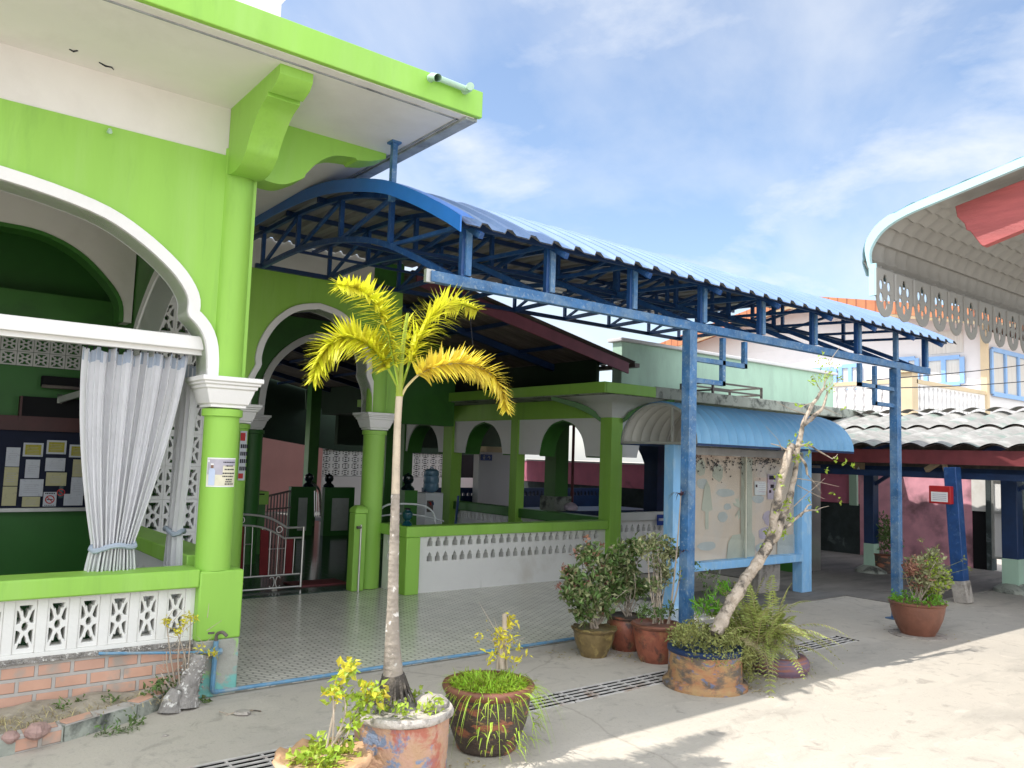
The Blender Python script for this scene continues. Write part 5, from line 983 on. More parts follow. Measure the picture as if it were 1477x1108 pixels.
# ------------------------------------------------------------------ palm
def frond(parent, pts, r0, ll, mat, n=46, tip=.55, wl=.02):
    n = int(n*1.3)
    path = smooth_path(pts, 8); m = MB(); N = len(path); m.tube(path, [r0*(1-.75*i/(N-1)) for i in range(N)], 6); m.build('leaf_stalk', 'lime' if mat != 'frond_o' else 'straw', parent)
    m = MB(); cum = [0]
    for a, b in zip(path, path[1:]): cum.append(cum[-1]+(b-a).length)
    tot = cum[-1]
    for k in range(n):
        s = tot*(.2+.8*k/(n-1)); i = max(j for j in range(N) if cum[j] <= s+1e-9); i = min(i, N-2); f = (s-cum[i])/(cum[i+1]-cum[i]); p = path[i].lerp(path[i+1], f); d = (path[i+1]-path[i]).normalized()
        ax = d.cross(Z_); ax = ax.normalized() if ax.length > .05 else X_; up = ax.cross(d).normalized(); tt = k/(n-1); L_ = 1.5*ll*(.55+.6*math.sin(PI*min(1, .15+tt*.8)))*(1-.3*tt)
        for q in range(6):
            if R.random() < .2: continue
            a = [.25, -.25, .9, -.9, PI-.4, PI+.4][q] if q < 4 else [.25, -.25, .9, -.9, 1.6, -1.6][q]
            side = ax*(1 if q % 2 == 0 else -1); e = [.25, .25, 1.0, 1.0, -.6, -.6][q]+R.uniform(-.2, .2)
            dr = (d*(.18+.4*tt)+side*math.cos(e)*.9+up*math.sin(e)*.9).normalized(); l2 = L_*R.uniform(.75, 1.1)
            m.blade(p, dr, l2, wl*R.uniform(.8, 1.2), R.uniform(.05, .3), 3)
    return m.build('leaflets', mat, parent, recalc=False, ang=180)
PY = 3.55
pl = thing('palm_tree', 'young palm with a slim pale trunk and yellow green feathery fronds in the drum planter', 'palm', (2.14, PY, .36), 'potted plants in the yard')
A_ = lambda x, y, dy=0.: at(x, y, 'Y', PY+dy)
tr = smooth_path([A_(568, 1005), A_(566, 930), A_(567, 850), A_(569, 770), A_(571, 690), A_(573, 620), A_(576, 570)], 7)
m = MB(); N = len(tr); lo = [p for p in tr if p.z < 1.42]; hi = [p for p in tr if p.z > 1.38]
def rt(z):
    for (z0, r0), (z1, r1) in zip([(.3, .062), (.45, .056), (.53, .049), (.66, .037), (.85, .028), (1.1, .025), (1.4, .021), (1.7, .018)], [(.45, .056), (.53, .049), (.66, .037), (.85, .028), (1.1, .025), (1.4, .021), (1.7, .018), (2.3, .017)]):
        if z0 <= z <= z1: return r0+(r1-r0)*(z-z0)/(z1-z0)
    return .02
def ringed(path, sub=7):
    P_ = smooth_path(path, sub); return P_, [rt(p.z)*(1+(.045 if (p.z*100) % 5.5 < 1.1 else 0)) for p in P_]
P_, rr = ringed(lo); m.tube(P_, rr, 16); m.build('lower_trunk', 'trunk_low', pl, ang=60)
m = MB(); P_ = hi; m.tube(P_, [rt(p.z) for p in P_], 14); m.build('upper_trunk', 'trunk_pale', pl, ang=60)
m = MB(); b0 = A_(568, 985)
for k in range(26): a = R.uniform(0, 2*PI); m.tube([b0+V3((.05*math.cos(a), .05*math.sin(a), .03)), b0+V3((.075*math.cos(a), .075*math.sin(a), -.03)), b0+V3((.1*math.cos(a), .1*math.sin(a), -.08))], [.009, .008, .005], 5)
m.tube([A_(568, 1003), A_(567.5, 985), A_(567, 972)], [.07, .064, .056], 16); m.build('root_collar', 'collar', pl)
CR = (577, 566)
frond(pl, [A_(*CR), A_(566, 510, -.03), A_(556, 470, -.06), A_(536, 432, -.1), A_(512, 416, -.14), A_(489, 411, -.18)], .008, .092, 'frond', 44)
frond(pl, [A_(*CR), A_(562, 536, .02), A_(540, 505, .06), A_(510, 488, .1), A_(484, 492, .14), A_(464, 514, .17), A_(454, 546, .19)], .008, .105, 'frond', 50)
frond(pl, [A_(*CR), A_(592, 520, .03), A_(605, 484, .06), A_(628, 450, .1), A_(655, 437, .14), A_(688, 448, .17)], .008, .1, 'frond', 50)
frond(pl, [A_(578, 575), A_(588, 556, -.03), A_(615, 534, -.08), A_(660, 524, -.15), A_(700, 535, -.2), A_(722, 560, -.23), A_(731, 592, -.25)], .008, .088, 'frond_o', 44)
m = MB(); q0 = A_(577, 556)
m.tube(smooth_path([A_(576, 572), A_(577, 540), A_(581, 500), A_(588, 452)], 5), [.02*(1-.04*i) for i in range(16)], 8); m.build('spear_leaf', 'lime', pl)
m = MB()
for (x, y) in ((600, 488), (585, 470)):
    for k in range(5): p = A_(x+R.uniform(-6, 6), y+R.uniform(-8, 20), R.uniform(-.03, .08)); m.blade(p, (R.uniform(-.4, .5), R.uniform(-.5, .3), 1), R.uniform(.09, .14), .03, .15)
m.build('young_leaflets', 'frond', pl, recalc=False)
# ------------------------------------------------------------------ shrubs, grass and weeds
def rdir(up=.2): 
    while True:
        v = V3((R.uniform(-1, 1), R.uniform(-1, 1), R.uniform(-1, 1)))
        if .1 < v.length < 1: v.normalize(); v.z += up; return v.normalized()
def leaves(m, n, cs, L, w, up=.2, L2=1.6):
    for _ in range(n):
        c, r = R.choice(cs); p = V3(c)+rdir(0)*(r*R.random()**.45); m.leaf(p, rdir(up), rdir(.6), L*R.uniform(.6, L2), w*R.uniform(.6, L2), .2)
def stems(m, root, ends, r=.006):
    for e in ends:
        e = V3(e); mid = root.lerp(e, .5)+V3((R.uniform(-.05, .05), R.uniform(-.05, .05), .03)); m.tube(smooth_path([root+V3((R.uniform(-.04, .04), R.uniform(-.04, .04), 0)), mid, e], 4), [r*(1-.07*k) for k in range(9)], 5)
def plant(name, label, c, cat='plant'): return thing(name, label, cat, c, 'potted plants in the yard')
# weeds in the drum planter, with a stone
t = plant('weed_clump', 'small leafy weeds round the foot of the palm', (p1[0], p1[1], .35), 'weeds'); m = MB(); leaves(m, 160, [((2.05, 3.38, .38), .07), ((2.2, 3.36, .38), .07), ((2.24, 3.55, .38), .06), ((2.02, 3.5, .39), .06)], .028, .02, .7); m.build('foliage', 'lime', t, recalc=False)
m = MB(); m.lathe([(.03, 0), (.075, .015), (.08, .045), (.05, .07), (.01, .08)], (2.24, 3.43, .35), 12, .4); tag(m.build('stone', 'rock', None, base=(2.24, 3.43, .35)), 'pale rough stone lying on the drum planter soil beside the palm trunk', 'stone')
G['grass_lime'] = M('lime_grass', (.4, .56, .05), .55, .2, 4, island=.45, trans=.3)
# yellow shrub in wavy pot
c = V3((p3[0], p3[1], .25)); t = plant('yellow_shrub', 'scrawny yellow green shrub in the tan pot at the bottom edge', tuple(c)); B_ = lambda x, y, dy=0: at(x, y, 'Y', 3.38+dy)
ends = [B_(500, 965), B_(480, 1000), B_(528, 1000), B_(545, 1000, .04), B_(520, 1030), B_(505, 1045, -.05), B_(490, 985, .03)]
m = MB(); stems(m, c+V3((.02, 0, 0)), ends, .006); m.build('stems', 'twig', t); m = MB(); leaves(m, 240, [(e, .045) for e in ends]+[(B_(512, 1010), .07), (B_(530, 1015), .05)], .034, .02, .1); m.build('foliage', 'lime', t, recalc=False)
m = MB(); leaves(m, 110, [(e, .045) for e in ends[:4]], .034, .022, .1); m.build('yellow_foliage', 'yellow', t, recalc=False)
m = MB(); leaves(m, 220, [(c+V3((x, y, .03)), .06) for x, y in ((-.1, 0), (0, -.08), (.1, -.02), (.02, .08), (-.05, -.08))], .032, .026, .6)
for _ in range(160): a = R.uniform(0, 6.28); m.blade(c+V3((.12*math.cos(a)*R.random(), .12*math.sin(a)*R.random(), 0)), (math.cos(a), math.sin(a), 1.2), R.uniform(.05, .1), .008, .6)
m.build('ground_foliage', 'lime', t, recalc=False)
# grass bowl with stump
c = V3((p2[0], p2[1], .33)); t = plant('grass_tuft', 'bright green grass spilling over the dark bowl pot', tuple(c), 'grass'); m = MB()
for _ in range(1700):
    a = R.uniform(0, 6.28); r = .205*R.random()**.6; m.blade(c+V3((r*math.cos(a), r*math.sin(a), 0)), (math.cos(a)*.6+R.uniform(-.6, .6), math.sin(a)*.6+R.uniform(-.6, .6), R.uniform(.4, 1.5)), R.uniform(.06, .15), R.uniform(.006, .011), R.uniform(.4, 1.3), 4)
for _ in range(34):
    a = R.uniform(-2.8, .6); r = .245; p = c+V3((r*math.cos(a), r*math.sin(a), .01)); m.blade(p, (math.cos(a), math.sin(a), .5), R.uniform(.1, .26), R.uniform(.004, .007), R.uniform(1., 1.6), 5)
m.build('blades', 'grass_lime', t, recalc=False)
m = MB()
for _ in range(120): a = R.uniform(-2.4, .3); r = .26+R.uniform(0, .03); p = c+V3((r*math.cos(a), r*math.sin(a), -R.uniform(.0, .26))); m.blade(p, (math.cos(a+R.uniform(-1, 1)), math.sin(a+R.uniform(-1, 1)), R.uniform(-.2, .8)), R.uniform(.04, .09), .009, .8)
m.build('trailing_blades', 'lime', t, recalc=False)
D_ = lambda x, y, dy=0: at(x, y, 'Y', 3.72+dy)
t = plant('cut_stump', 'dead cut stump with yellow leaves in the grass of the dark bowl pot', (p2[0], p2[1], .34)); m = MB()
for k in range(7): x = 722+R.uniform(-8, 8); m.tube(smooth_path([D_(x, 965, R.uniform(-.03, .03)), D_(725+R.uniform(-4, 6), 930), D_(727+R.uniform(-5, 5), 905-R.uniform(0, 20))], 4), [.012-.0009*i for i in range(9)], 6)
m.tube([D_(727, 930), D_(728, 885)], [.016, .012], 7)
for p in ((690, 917), (700, 905), (745, 895), (757, 920), (690, 868), (742, 900), (735, 880), (715, 925), (712, 890), (750, 935)): m.tube([D_(727, 930), D_(*p)], [.003, .001], 4)
m.build('stump', 'twig', t); m = MB(); leaves(m, 170, [(D_(728, 915), .06), (D_(735, 895), .05), (D_(720, 918), .05), (D_(727, 940), .05), (D_(712, 945), .05), (D_(742, 945), .06)], .035, .014, 0); leaves(m, 24, [(D_(690, 917), .03), (D_(745, 925), .05), (D_(700, 903), .04), (D_(762, 945), .03)], .025, .012); m.build('leaves', 'yellow', t, recalc=False)
# bushes
E_ = lambda x, y, Y: at(x, y, 'Y', Y)
t = plant('leafy_bush', 'rounded bush of green and pinkish leaves in the olive pot', (p4[0], p4[1], .21), 'bush'); root = V3((p4[0], p4[1], .2))
cs = [(E_(x, y, 4.9+dy), r) for x, y, r, dy in ((835, 850, .12, 0), (865, 830, .14, .05), (850, 800, .1, -.05), (825, 830, .08, 0), (890, 845, .12, .05), (870, 870, .11, -.05), (842, 880, .1, -.03), (880, 815, .12, .08), (822, 858, .07, 0), (855, 855, .14, -.08), (905, 820, .1, .1), (912, 850, .08, .08))]
m = MB(); stems(m, root, [c_[0] for c_ in cs]+[c_[0]+rdir(.3)*c_[1] for c_ in cs], .006); m.build('stems', 'bark', t)
m = MB(); leaves(m, 1300, cs, .05, .03, .1); m.build('foliage', 'leaf', t, recalc=False); m = MB(); leaves(m, 800, cs, .05, .03, .1); m.build('pale_foliage', 'leaf_var', t, recalc=False)
m = MB(); leaves(m, 150, cs[:6], .036, .02, .1)
for x, y in ((845, 775), (830, 800), (815, 820), (805, 845), (870, 785)): leaves(m, 8, [(E_(x, y, 4.9), .03)], .03, .02)
m.build('pink_foliage', 'leaf_red', t, recalc=False)
t = plant('upright_shrub', 'upright twiggy shrub with olive leaves in the red pot behind', (p5[0], p5[1], .25), 'shrub'); root = V3((p5[0], p5[1], .25))
cs = [(E_(x, y, 4.93), r) for x, y, r in ((895, 800, .1), (905, 830, .1), (890, 855, .08), (915, 790, .09), (925, 850, .09))]
m = MB(); stems(m, root, [c_[0]+rdir(.3)*c_[1] for c_ in cs for _ in range(3)], .005); m.build('stems', 'bark', t); m = MB(); leaves(m, 600, cs, .046, .026, .2); m.build('foliage', 'leaf', t, recalc=False); m = MB(); leaves(m, 320, cs, .044, .024, .3); m.build('pale_foliage', 'leaf_var', t, recalc=False)
t = plant('croton_shrub', 'tall bundle of bare brown stems topped with variegated leaves in the orange red pot', (p6[0], p6[1], .28), 'shrub'); root = V3((p6[0], p6[1], .28))
cs = [(E_(x, y, 4.54), r) for x, y, r in ((945, 785, .09), (960, 790, .08), (930, 790, .08), (950, 810, .1), (970, 800, .07), (958, 830, .08), (945, 845, .07))]
m = MB(); stems(m, root, [E_(x, y, 4.54) for x, y in ((945, 780), (950, 790), (955, 775), (940, 800), (960, 790), (935, 785), (968, 795), (948, 815))], .007); m.build('stems', 'bark', t)
m = MB(); leaves(m, 700, cs, .04, .02, .5); m.build('foliage', 'leaf_var', t, recalc=False); m = MB(); leaves(m, 200, cs, .034, .018, .6); leaves(m, 230, [(E_(x, y, 4.45), .06) for x, y in ((935, 882), (950, 884), (965, 880), (925, 885))], .034, .015, .5); m.build('low_foliage', 'leaf', t, recalc=False)
t = plant('strap_leaf_plant', 'thin stemmed plant with purple strap leaves in front of the nearer blue post', (p6[0]+.1, p6[1]-.05, .28)); r0 = V3((p6[0]+.1, p6[1]-.05, .28))
for tip, rt_ in (((982, 715), (978, 880)), ((986, 798), (982, 880))):
    a = E_(*tip, 4.4); m = MB(); m.tube(smooth_path([r0+V3((R.uniform(-.04, .04), 0, 0)), r0.lerp(a, .5)+X_*.01, a], 5), [.009-.0005*k for k in range(11)], 6); m.build('stem', 'twig', t)
    m = MB()
    for k in range(13): an = 2*PI*k/13; m.blade(a, (math.cos(an), math.sin(an), R.uniform(.6, 1.6)), R.uniform(.12, .2), .014, R.uniform(.4, 1.0), 6)
    m.build('strap_leaves', 'dracaena', t, recalc=False)
m = MB(); leaves(m, 170, [(E_(x, y, 4.4), .06) for x, y in ((985, 830), (1000, 815), (1015, 830), (990, 860), (1020, 850), (1030, 830))], .03, .015, .2); m.build('side_foliage', 'leaf', t, recalc=False)
# leaning tree
t = plant('leaning_tree', 'bare leaning tree with pale flaking bark and a few young leaves in the painted tub', (p7[0], p7[1], .26), 'tree'); T_ = lambda x, y, dy=0: at(x, y, 'Y', 3.8+dy)
def limb(pts, r0, r1, name='branch', mat='bark', n=10):
    P_ = smooth_path(pts, 14); P_ = [p+V3((noise.noise(p*9), noise.noise(p*9+V3((5, 0, 0))), 0))*.012 for p in P_]; m = MB(); N = len(P_)
    m.tube(P_, [(r0+(r1-r0)*i/(N-1))*(1+.22*noise.noise(p*17)+.1*noise.noise(p*45)) for i, p in enumerate(P_)], n); return m.build(name, mat, t, ang=80)
limb([T_(1032, 915), T_(1055, 868), T_(1085, 822), T_(1108, 786), T_(1125, 755)], .05, .038, 'trunk', n=16)
limb([T_(1110, 785), T_(1117, 745), T_(1125, 700), T_(1136, 660), T_(1143, 642)], .036, .029, 'trunk_fork', n=12)
limb([T_(1116, 775, .02), T_(1133, 735, .04), T_(1143, 700, .05), T_(1150, 660, .05), T_(1155, 625, .05), T_(1160, 605, .05), T_(1175, 580, .05), T_(1188, 560, .05)], .029, .012, 'trunk_fork', n=12)
limb([T_(1159, 612, .05), T_(1175, 600, .06), T_(1187, 588, .06), T_(1193, 565, .06)], .02, .008); limb([T_(1112, 775), T_(1140, 755), T_(1160, 738), T_(1178, 736)], .016, .006); limb([T_(1155, 745), T_(1165, 730), T_(1172, 728)], .009, .004)
limb([T_(1145, 645), T_(1165, 642), T_(1180, 650), T_(1200, 662)], .013, .004); limb([T_(1143, 650), T_(1158, 665), T_(1165, 685)], .015, .008); limb([T_(1143, 655), T_(1128, 645), T_(1112, 640)], .008, .003)
limb([T_(1130, 650), T_(1118, 630), T_(1105, 615)], .003, .001, 'twig', 'twig', 5)
tw = [((1188, 560), (1203, 520)), ((1188, 560), (1192, 518)), ((1190, 562), (1205, 545)), ((1185, 565), (1172, 540)), ((1180, 572), (1196, 550)), ((1193, 566), (1215, 545)), ((1175, 580), (1145, 592)), ((1165, 598), (1120, 580)), ((1188, 588), (1215, 600)), ((1200, 662), (1208, 655)), ((1165, 685), (1185, 712)), ((1150, 700), (1190, 720)), ((1150, 690), (1210, 702)), ((1135, 740), (1190, 690)), ((1178, 736), (1196, 730)), ((1195, 525), (1212, 500))]
m = MB()
for a, b in tw: a = T_(*a, .05); b = T_(*b, .05+R.uniform(-.08, .08)); m.tube(smooth_path([a, a.lerp(b, .5)+rdir(0)*.012, b], 3), [.0045, .004, .0038, .003, .0025, .002, .0015], 5)
m.build('twigs', 'twig', t)
m = MB()
leaves(m, 90, [(T_(1118, 765), .05), (T_(1128, 770), .05), (T_(1110, 770), .04)], .03, .02, .4)
leaves(m, 50, [(T_(1125, 700), .05), (T_(1120, 690), .04), (T_(1135, 725), .05), (T_(1118, 738), .04)], .03, .02, .3)
leaves(m, 90, [(T_(1190+dx, 545+dy, .05), .06) for dx, dy in ((0, 0), (12, -15), (-14, 5), (6, 15), (-5, -25))], .024, .014, .2); leaves(m, 60, [(T_(1160, 640), .05), (T_(1150, 660), .05), (T_(1105, 790), .04), (T_(1140, 750), .05)], .028, .018, .2)
for x, y, n in ((1205, 665, 8), (1219, 668, 9), (1230, 672, 7), (1192, 678, 7), (1165, 655, 6), (1200, 712, 5), (1210, 722, 5), (1165, 720, 5), (1150, 625, 5), (1195, 540, 7), (1210, 545, 8), (1170, 550, 5), (1185, 530, 5), (1150, 588, 3), (1220, 590, 4), (1140, 640, 8), (1178, 732, 4)): leaves(m, n, [(T_(x, y, .05), .02)], .03, .018, .1)
m.build('young_leaves', 'lime', t, recalc=False)
t = plant('trailing_weeds', 'olive trailing weeds hanging over the right side of the painted tub', (p7[0], p7[1], .27), 'weeds'); c = V3((p7[0], p7[1], .27))
cs = [(c+V3((.2*math.cos(a), .2*math.sin(a), .06)), .08) for a in [2*PI*k/9 for k in range(9)]]+[(c+V3((0, 0, .07)), .1), (E_(1000, 905, 3.75), .07), (E_(985, 915, 3.7), .06)]
m = MB(); leaves(m, 1900, cs, .026, .013, .4); m.build('foliage', 'weed', t, recalc=False); m = MB()
for k in range(330):
    a = R.uniform(-2.9, .9) if k % 3 == 0 else R.uniform(-1.15, .5); r = .28+R.uniform(0, .06); L_ = R.uniform(.03, .12) if k % 3 == 0 else R.uniform(.06, .27); p = c+V3((r*math.cos(a), r*math.sin(a), .04))
    for q in range(int(L_/.02)+1): m.leaf(p+V3((R.uniform(-.02, .02), R.uniform(-.02, .02), -q*.02)), rdir(-.3), rdir(.3), R.uniform(.014, .032), .012)
m.build('hanging_foliage', 'weed', t, recalc=False); m = MB()
for k in range(150): a = R.uniform(-1.2, .7); r = .28; p = c+V3((r*math.cos(a), r*math.sin(a), .05)); m.blade(p, (math.cos(a), math.sin(a), .4), R.uniform(.15, .36), .003, 1.6, 6)
m.build('dry_stalks', 'straw', t, recalc=False)
m = MB(); leaves(m, 260, [(E_(x, y, 4.0), .07) for x, y in ((1010, 880), (1025, 870), (1045, 850), (1035, 885))], .05, .012, .8); m.build('back_foliage', 'grass', t, recalc=False)
# fern
t = plant('fern_clump', 'large arching fern growing out of the painted tyre', (ty[0], ty[1], .15), 'fern'); c0 = V3((ty[0]-.12, ty[1]+.1, .2)); m = MB(); sm = MB()
for k in range(150):
    a = R.uniform(0, 2*PI); el = R.uniform(.3, 1.45); L_ = R.uniform(.4, .82); d = V3((math.cos(a)*math.cos(el), math.sin(a)*math.cos(el), math.sin(el))); rt_ = c0+V3((R.uniform(-.2, .14), R.uniform(-.14, .14), R.uniform(-.02, .06)))
    P_ = [rt_+d*(L_*s)-Z_*(L_*(.25+.5*math.cos(el))*s*s) for s in [i/22 for i in range(23)]]; sm.tube(P_, [.003*(1-.04*i) for i in range(23)], 4)
    for i in range(3, 23):
        dd = (P_[i]-P_[i-1]).normalized(); sd = dd.cross(Z_); sd = sd.normalized() if sd.length > .05 else X_; ll = .058*math.sin(PI*min(1, (i-1)/22*.82+.12))
        for sgn in (-1, 1):
            for o_ in (0,): m.leaf(P_[i].lerp(P_[i-1], o_), sd*sgn+dd*.45-Z_*.15, sd.cross(dd)*1.0, ll*R.uniform(.8, 1.15), .0125, .05)
m.build('fronds', 'fern', t, recalc=False); sm.build('stalks', 'straw', t)
# bush in the right bowl
c_ = at(1276, 826, 'Z', .012); c_ = (c_.x, c_.y, .012); pot('shade_pot', 'dark brown pot in the shade under the shelter beside its post', c_, [(.17, 0), (.19, .1), (.22, .28)], 'pot_dark', rim=([(.22, .27), (.24, .29), (.22, .3), (.2, .29)], 'bowl'))
t = plant('shade_plant', 'dark leafy plant in the shaded pot under the shelter', (c_[0], c_[1], .28)); m = MB(); leaves(m, 420, [((c_[0]+x, c_[1]+y, .28+z), .14) for x, y, z in ((0, 0, .15), (.1, .05, .3), (-.08, -.05, .35), (0, 0, .5), (.12, -.1, .18))], .06, .03, .4); m.build('foliage', 'leaf', t, recalc=False); m = MB(); stems(m, V3((c_[0], c_[1], .26)), [(c_[0]+x, c_[1]+y, .7) for x, y in ((.05, 0), (-.08, .03), (0, .08))]); m.build('stems', 'bark', t)
t = plant('mixed_bush', 'round bush with yellow green and reddish leaves in the large brown bowl', (p8[0], p8[1], .3), 'bush'); c = V3((p8[0], p8[1], .31)); Q_ = lambda x, y: at(x, y, 'Y', 3.87)
cs = [(Q_(1338, 820), .14), (Q_(1325, 835), .13), (Q_(1355, 835), .13), (Q_(1340, 850), .14), (Q_(1320, 815), .09), (Q_(1345, 805), .1)]
m = MB(); stems(m, c, [q[0]+rdir(.4)*q[1] for q in cs for _ in range(3)], .005); m.build('stems', 'bark', t); m = MB(); leaves(m, 1100, cs, .04, .026, .2); m.build('foliage', 'leaf_var', t, recalc=False); m = MB(); leaves(m, 650, [cs[0], cs[2], cs[3]], .034, .022, .2); m.build('yellow_foliage', 'lime', t, recalc=False)
m = MB(); leaves(m, 420, [cs[1], cs[4], (Q_(1312, 820), .07)], .036, .018, .2); m.build('red_foliage', 'leaf_red', t, recalc=False)
m = MB()
for a, b in (((1345, 810), (1328, 780)), ((1360, 820), (1390, 808)), ((1360, 830), (1398, 820)), ((1335, 800), (1350, 790))): m.tube([Q_(*a), Q_(*b)], [.003, .001], 4); leaves(m, 10, [(Q_(*b), .03)], .025, .012)
m.build('loose_sprigs', 'weed', t, recalc=False)
m = MB(); leaves(m, 600, [(c+V3((.21*math.cos(a), .21*math.sin(a), .02)), .06) for a in [2*PI*k/14 for k in range(14)]]+[(c, .14)], .028, .016, .3); m.build('ground_foliage', 'grass', t, recalc=False)
# ------------------------------------------------------------------ planted bed at the lower left
kb = thing('planter_kerb', 'low broken brick kerb of the dusty bed at the lower left corner', 'kerb', (.8, 5.0, 0))
m = MB(); pth = [(-1.6, 4.5), (.2, 4.86), (.9, 5.02), (1.3, 5.2), (1.5, 5.35)]
for a, b in zip(pth, pth[1:]):
    d = V3((b[0]-a[0], b[1]-a[1], 0)); n_ = max(1, int(d.length/.21)); u = d.normalized(); s = V3((-u.y, u.x, 0))
    for k in range(n_):
        q = V3((a[0], a[1], 0))+d*((k+.5)/n_); m.obox(q+Z_*.045+s*R.uniform(-.008, .008), u, s, Z_, d.length/n_/2-.006, .045, .045+R.uniform(-.01, .006))
m.build('bricks', 'brick', kb, bevel=.008)
m = MB()
for a, b in zip(pth, pth[1:]): m.bar((a[0], a[1], .04), (b[0], b[1], .04), .1, .085)
m.build('mortar', 'concrete_st', kb)
m = MB(); m.grid(lambda u, v: (lambda x, y0: V3((x, y0+(5.43-y0)*v, .055+.035*noise.noise(V3((x*4, v*3, 0)))+.05*v)))(-1.6+3.15*u, (4.55+.18*(u*3.15)) if u < .8 else 5.05+.25*(u-.8)*5), 50, 16); tag(m.build('bed_soil', 'dirt', None, recalc=False), None, None, kind='structure')
t = thing('dry_grass', 'dry straw grass and small weeds growing in the dusty bed', 'dry grass', (.7, 5.2, .08)); t['kind'] = 'stuff'; m = MB()
for _ in range(700):
    x = R.choice((R.gauss(.62, .13), R.gauss(.7, .25), R.uniform(.4, 1.5))); y = R.uniform(4.95+.12*x, 5.4); m.blade((x, y, .07), (R.uniform(-1, 1), R.uniform(-1, 1), R.uniform(.5, 2)), R.uniform(.04, .14), .004, .7)
m.build('blades', 'straw', t, recalc=False); m = MB(); leaves(m, 90, [((x, y, z), .05) for x, y, z in ((1.05, 5.35, .1), (1.2, 5.3, .1), (1.42, 5.28, .1), (.95, 5.3, .09))], .03, .014, .5); leaves(m, 110, [((1.12, 4.98, .02), .08), ((1.22, 5.02, .03), .07), ((1.3, 5.06, .02), .05)], .025, .01, .5)
for _ in range(60): m.blade((R.uniform(1.05, 1.3), R.uniform(4.95, 5.05), 0), (R.uniform(-1, 1), R.uniform(-1, .3), 1), R.uniform(.04, .1), .005, .8)
m.build('weeds', 'leaf', t, recalc=False)
for i, (x, y, r, lb) in enumerate(((.78, 4.93, .055, 'round reddish stone on the bed kerb, larger of two'), (.66, 4.93, .04, 'small reddish stone on the bed kerb, at the photo edge'))):
    m = MB(); m.lathe([(r*.6, 0), (r, .02), (r*1.02, r*.8), (r*.6, r*1.3), (.005, r*1.4)], (x, y, .06), 14, .4); tag(m.build('stone', 'stone_red' if 'stone_red' in G else 'rock', None, base=(x, y, .06)), lb, 'stone')
st = thing('shell_stump', 'stump crusted with small white shells beside the worn pier', 'stump', (1.66, 5.27, 0)); m = MB()
P_ = smooth_path([(1.62, 5.24, 0), (1.63, 5.26, .1), (1.67, 5.28, .2), (1.7, 5.29, .3)], 5); m.tube(P_, [.085-.0023*i for i in range(len(P_))], 12)
m.tube(smooth_path([(1.52, 5.2, 0), (1.53, 5.21, .06), (1.56, 5.22, .12)], 4), [.07-.004*i for i in range(9)], 10)
for k in range(90): a = R.uniform(0, 6.28); z = R.uniform(.01, .29); p = V3((1.63+.15*z, 5.255+.1*z, z))+V3((math.cos(a), math.sin(a), 0))*.078; m.lathe([(.001, -.007), (.008, 0), (.001, .007)], p, 6)
m.build('stump_body', 'shell', st)
t = thing('thorny_shrub', 'half bare thorny shrub with yellow leaf clusters against the white screen blocks', 'shrub', (1.6, 5.28, .06)); S_ = lambda x, y, Y=5.27: at(x, y, 'Y', Y)
ends = [S_(240, 895), S_(262, 905), S_(275, 890), S_(255, 912), S_(290, 935), S_(300, 948), S_(312, 940), S_(232, 970), S_(260, 960), S_(280, 990), S_(250, 1000), S_(270, 930), S_(240, 940)]
m = MB(); stems(m, V3((1.6, 5.27, .06)), ends, .006); 
for k in range(26): a = S_(R.uniform(235, 300), R.uniform(890, 990)); m.tube([a, a+rdir(.3)*R.uniform(.04, .12)], [.0025, .001], 4)
m.build('stems', 'twig', t); m = MB(); leaves(m, 150, [(S_(x, y), .03) for x, y in ((262, 905), (270, 890), (278, 892), (255, 912), (240, 895), (290, 935), (298, 945), (310, 942), (270, 897))], .026, .012, .3); m.build('yellow_leaves', 'yellow', t, recalc=False)
m = MB(); leaves(m, 200, [(S_(x, y), .045) for x, y in ((235, 980), (250, 995), (265, 985), (228, 990), (275, 975), (245, 1005), (275, 1020), (295, 1015))], .03, .018, .3); m.build('green_leaves', 'leaf', t, recalc=False)
# litter on the yard
for i, (x, y, lb) in enumerate(((350, 1030, 'flat pale stone chip lying beside the worn pier'), (238, 1062, 'small white pebble on the concrete near the bed kerb'), (530, 1100, 'white chip in front of the drum planter'), (1105, 1005, 'grey pebble beside the painted tub'))):
    p = at(x, y, 'Z', 0); r = [.05, .018, .015, .02][i]; m = MB(); m.lathe([(r*.7, 0), (r, r*.15), (r*.8, r*.4), (.003, r*.45)], (p.x, p.y, 0), 9, .6); tag(m.build('pebble', 'rock', None, base=(p.x, p.y, 0)), lb, 'pebble')
m = MB(); q = at(325, 1032, 'Z', 0); m.tube(smooth_path([q, q+V3((.06, -.02, .015)), q+V3((.14, 0, .008)), q+V3((.2, -.05, .005))], 4), .004, 5); m.tube([q+V3((.02, 0, .005)), q+V3((-.03, .03, .02))], .003, 4); tag(m.build('dry_twig', 'bark', None, base=q), 'dry curled twig on the concrete beside the worn pier', 'twig')
t = thing('leaf_litter', 'dry leaf litter gathered round the pots and the drain', 'leaf litter', (5, 4.5, 0)); t['kind'] = 'stuff'; m = MB()
for _ in range(420):
    c_, s_ = R.choice((((4.95, 4.72), .16), ((5.3, 4.6), .2), ((5.35, 3.72), .18), ((5.05, 3.6), .12), ((6.0, 4.0), .3), ((8.3, 3.9), .3), ((2.5, 3.5), .2), ((4.7, 5.1), .3), ((6.8, 4.8), .8)))
    m.leaf((c_[0]+R.gauss(0, s_*.6), c_[1]+R.gauss(0, s_*.6), .006), (R.uniform(-1, 1), R.uniform(-1, 1), .1), (0, 0, 1), R.uniform(.015, .04), .012, .2)
m.build('litter', 'straw', t, recalc=False)
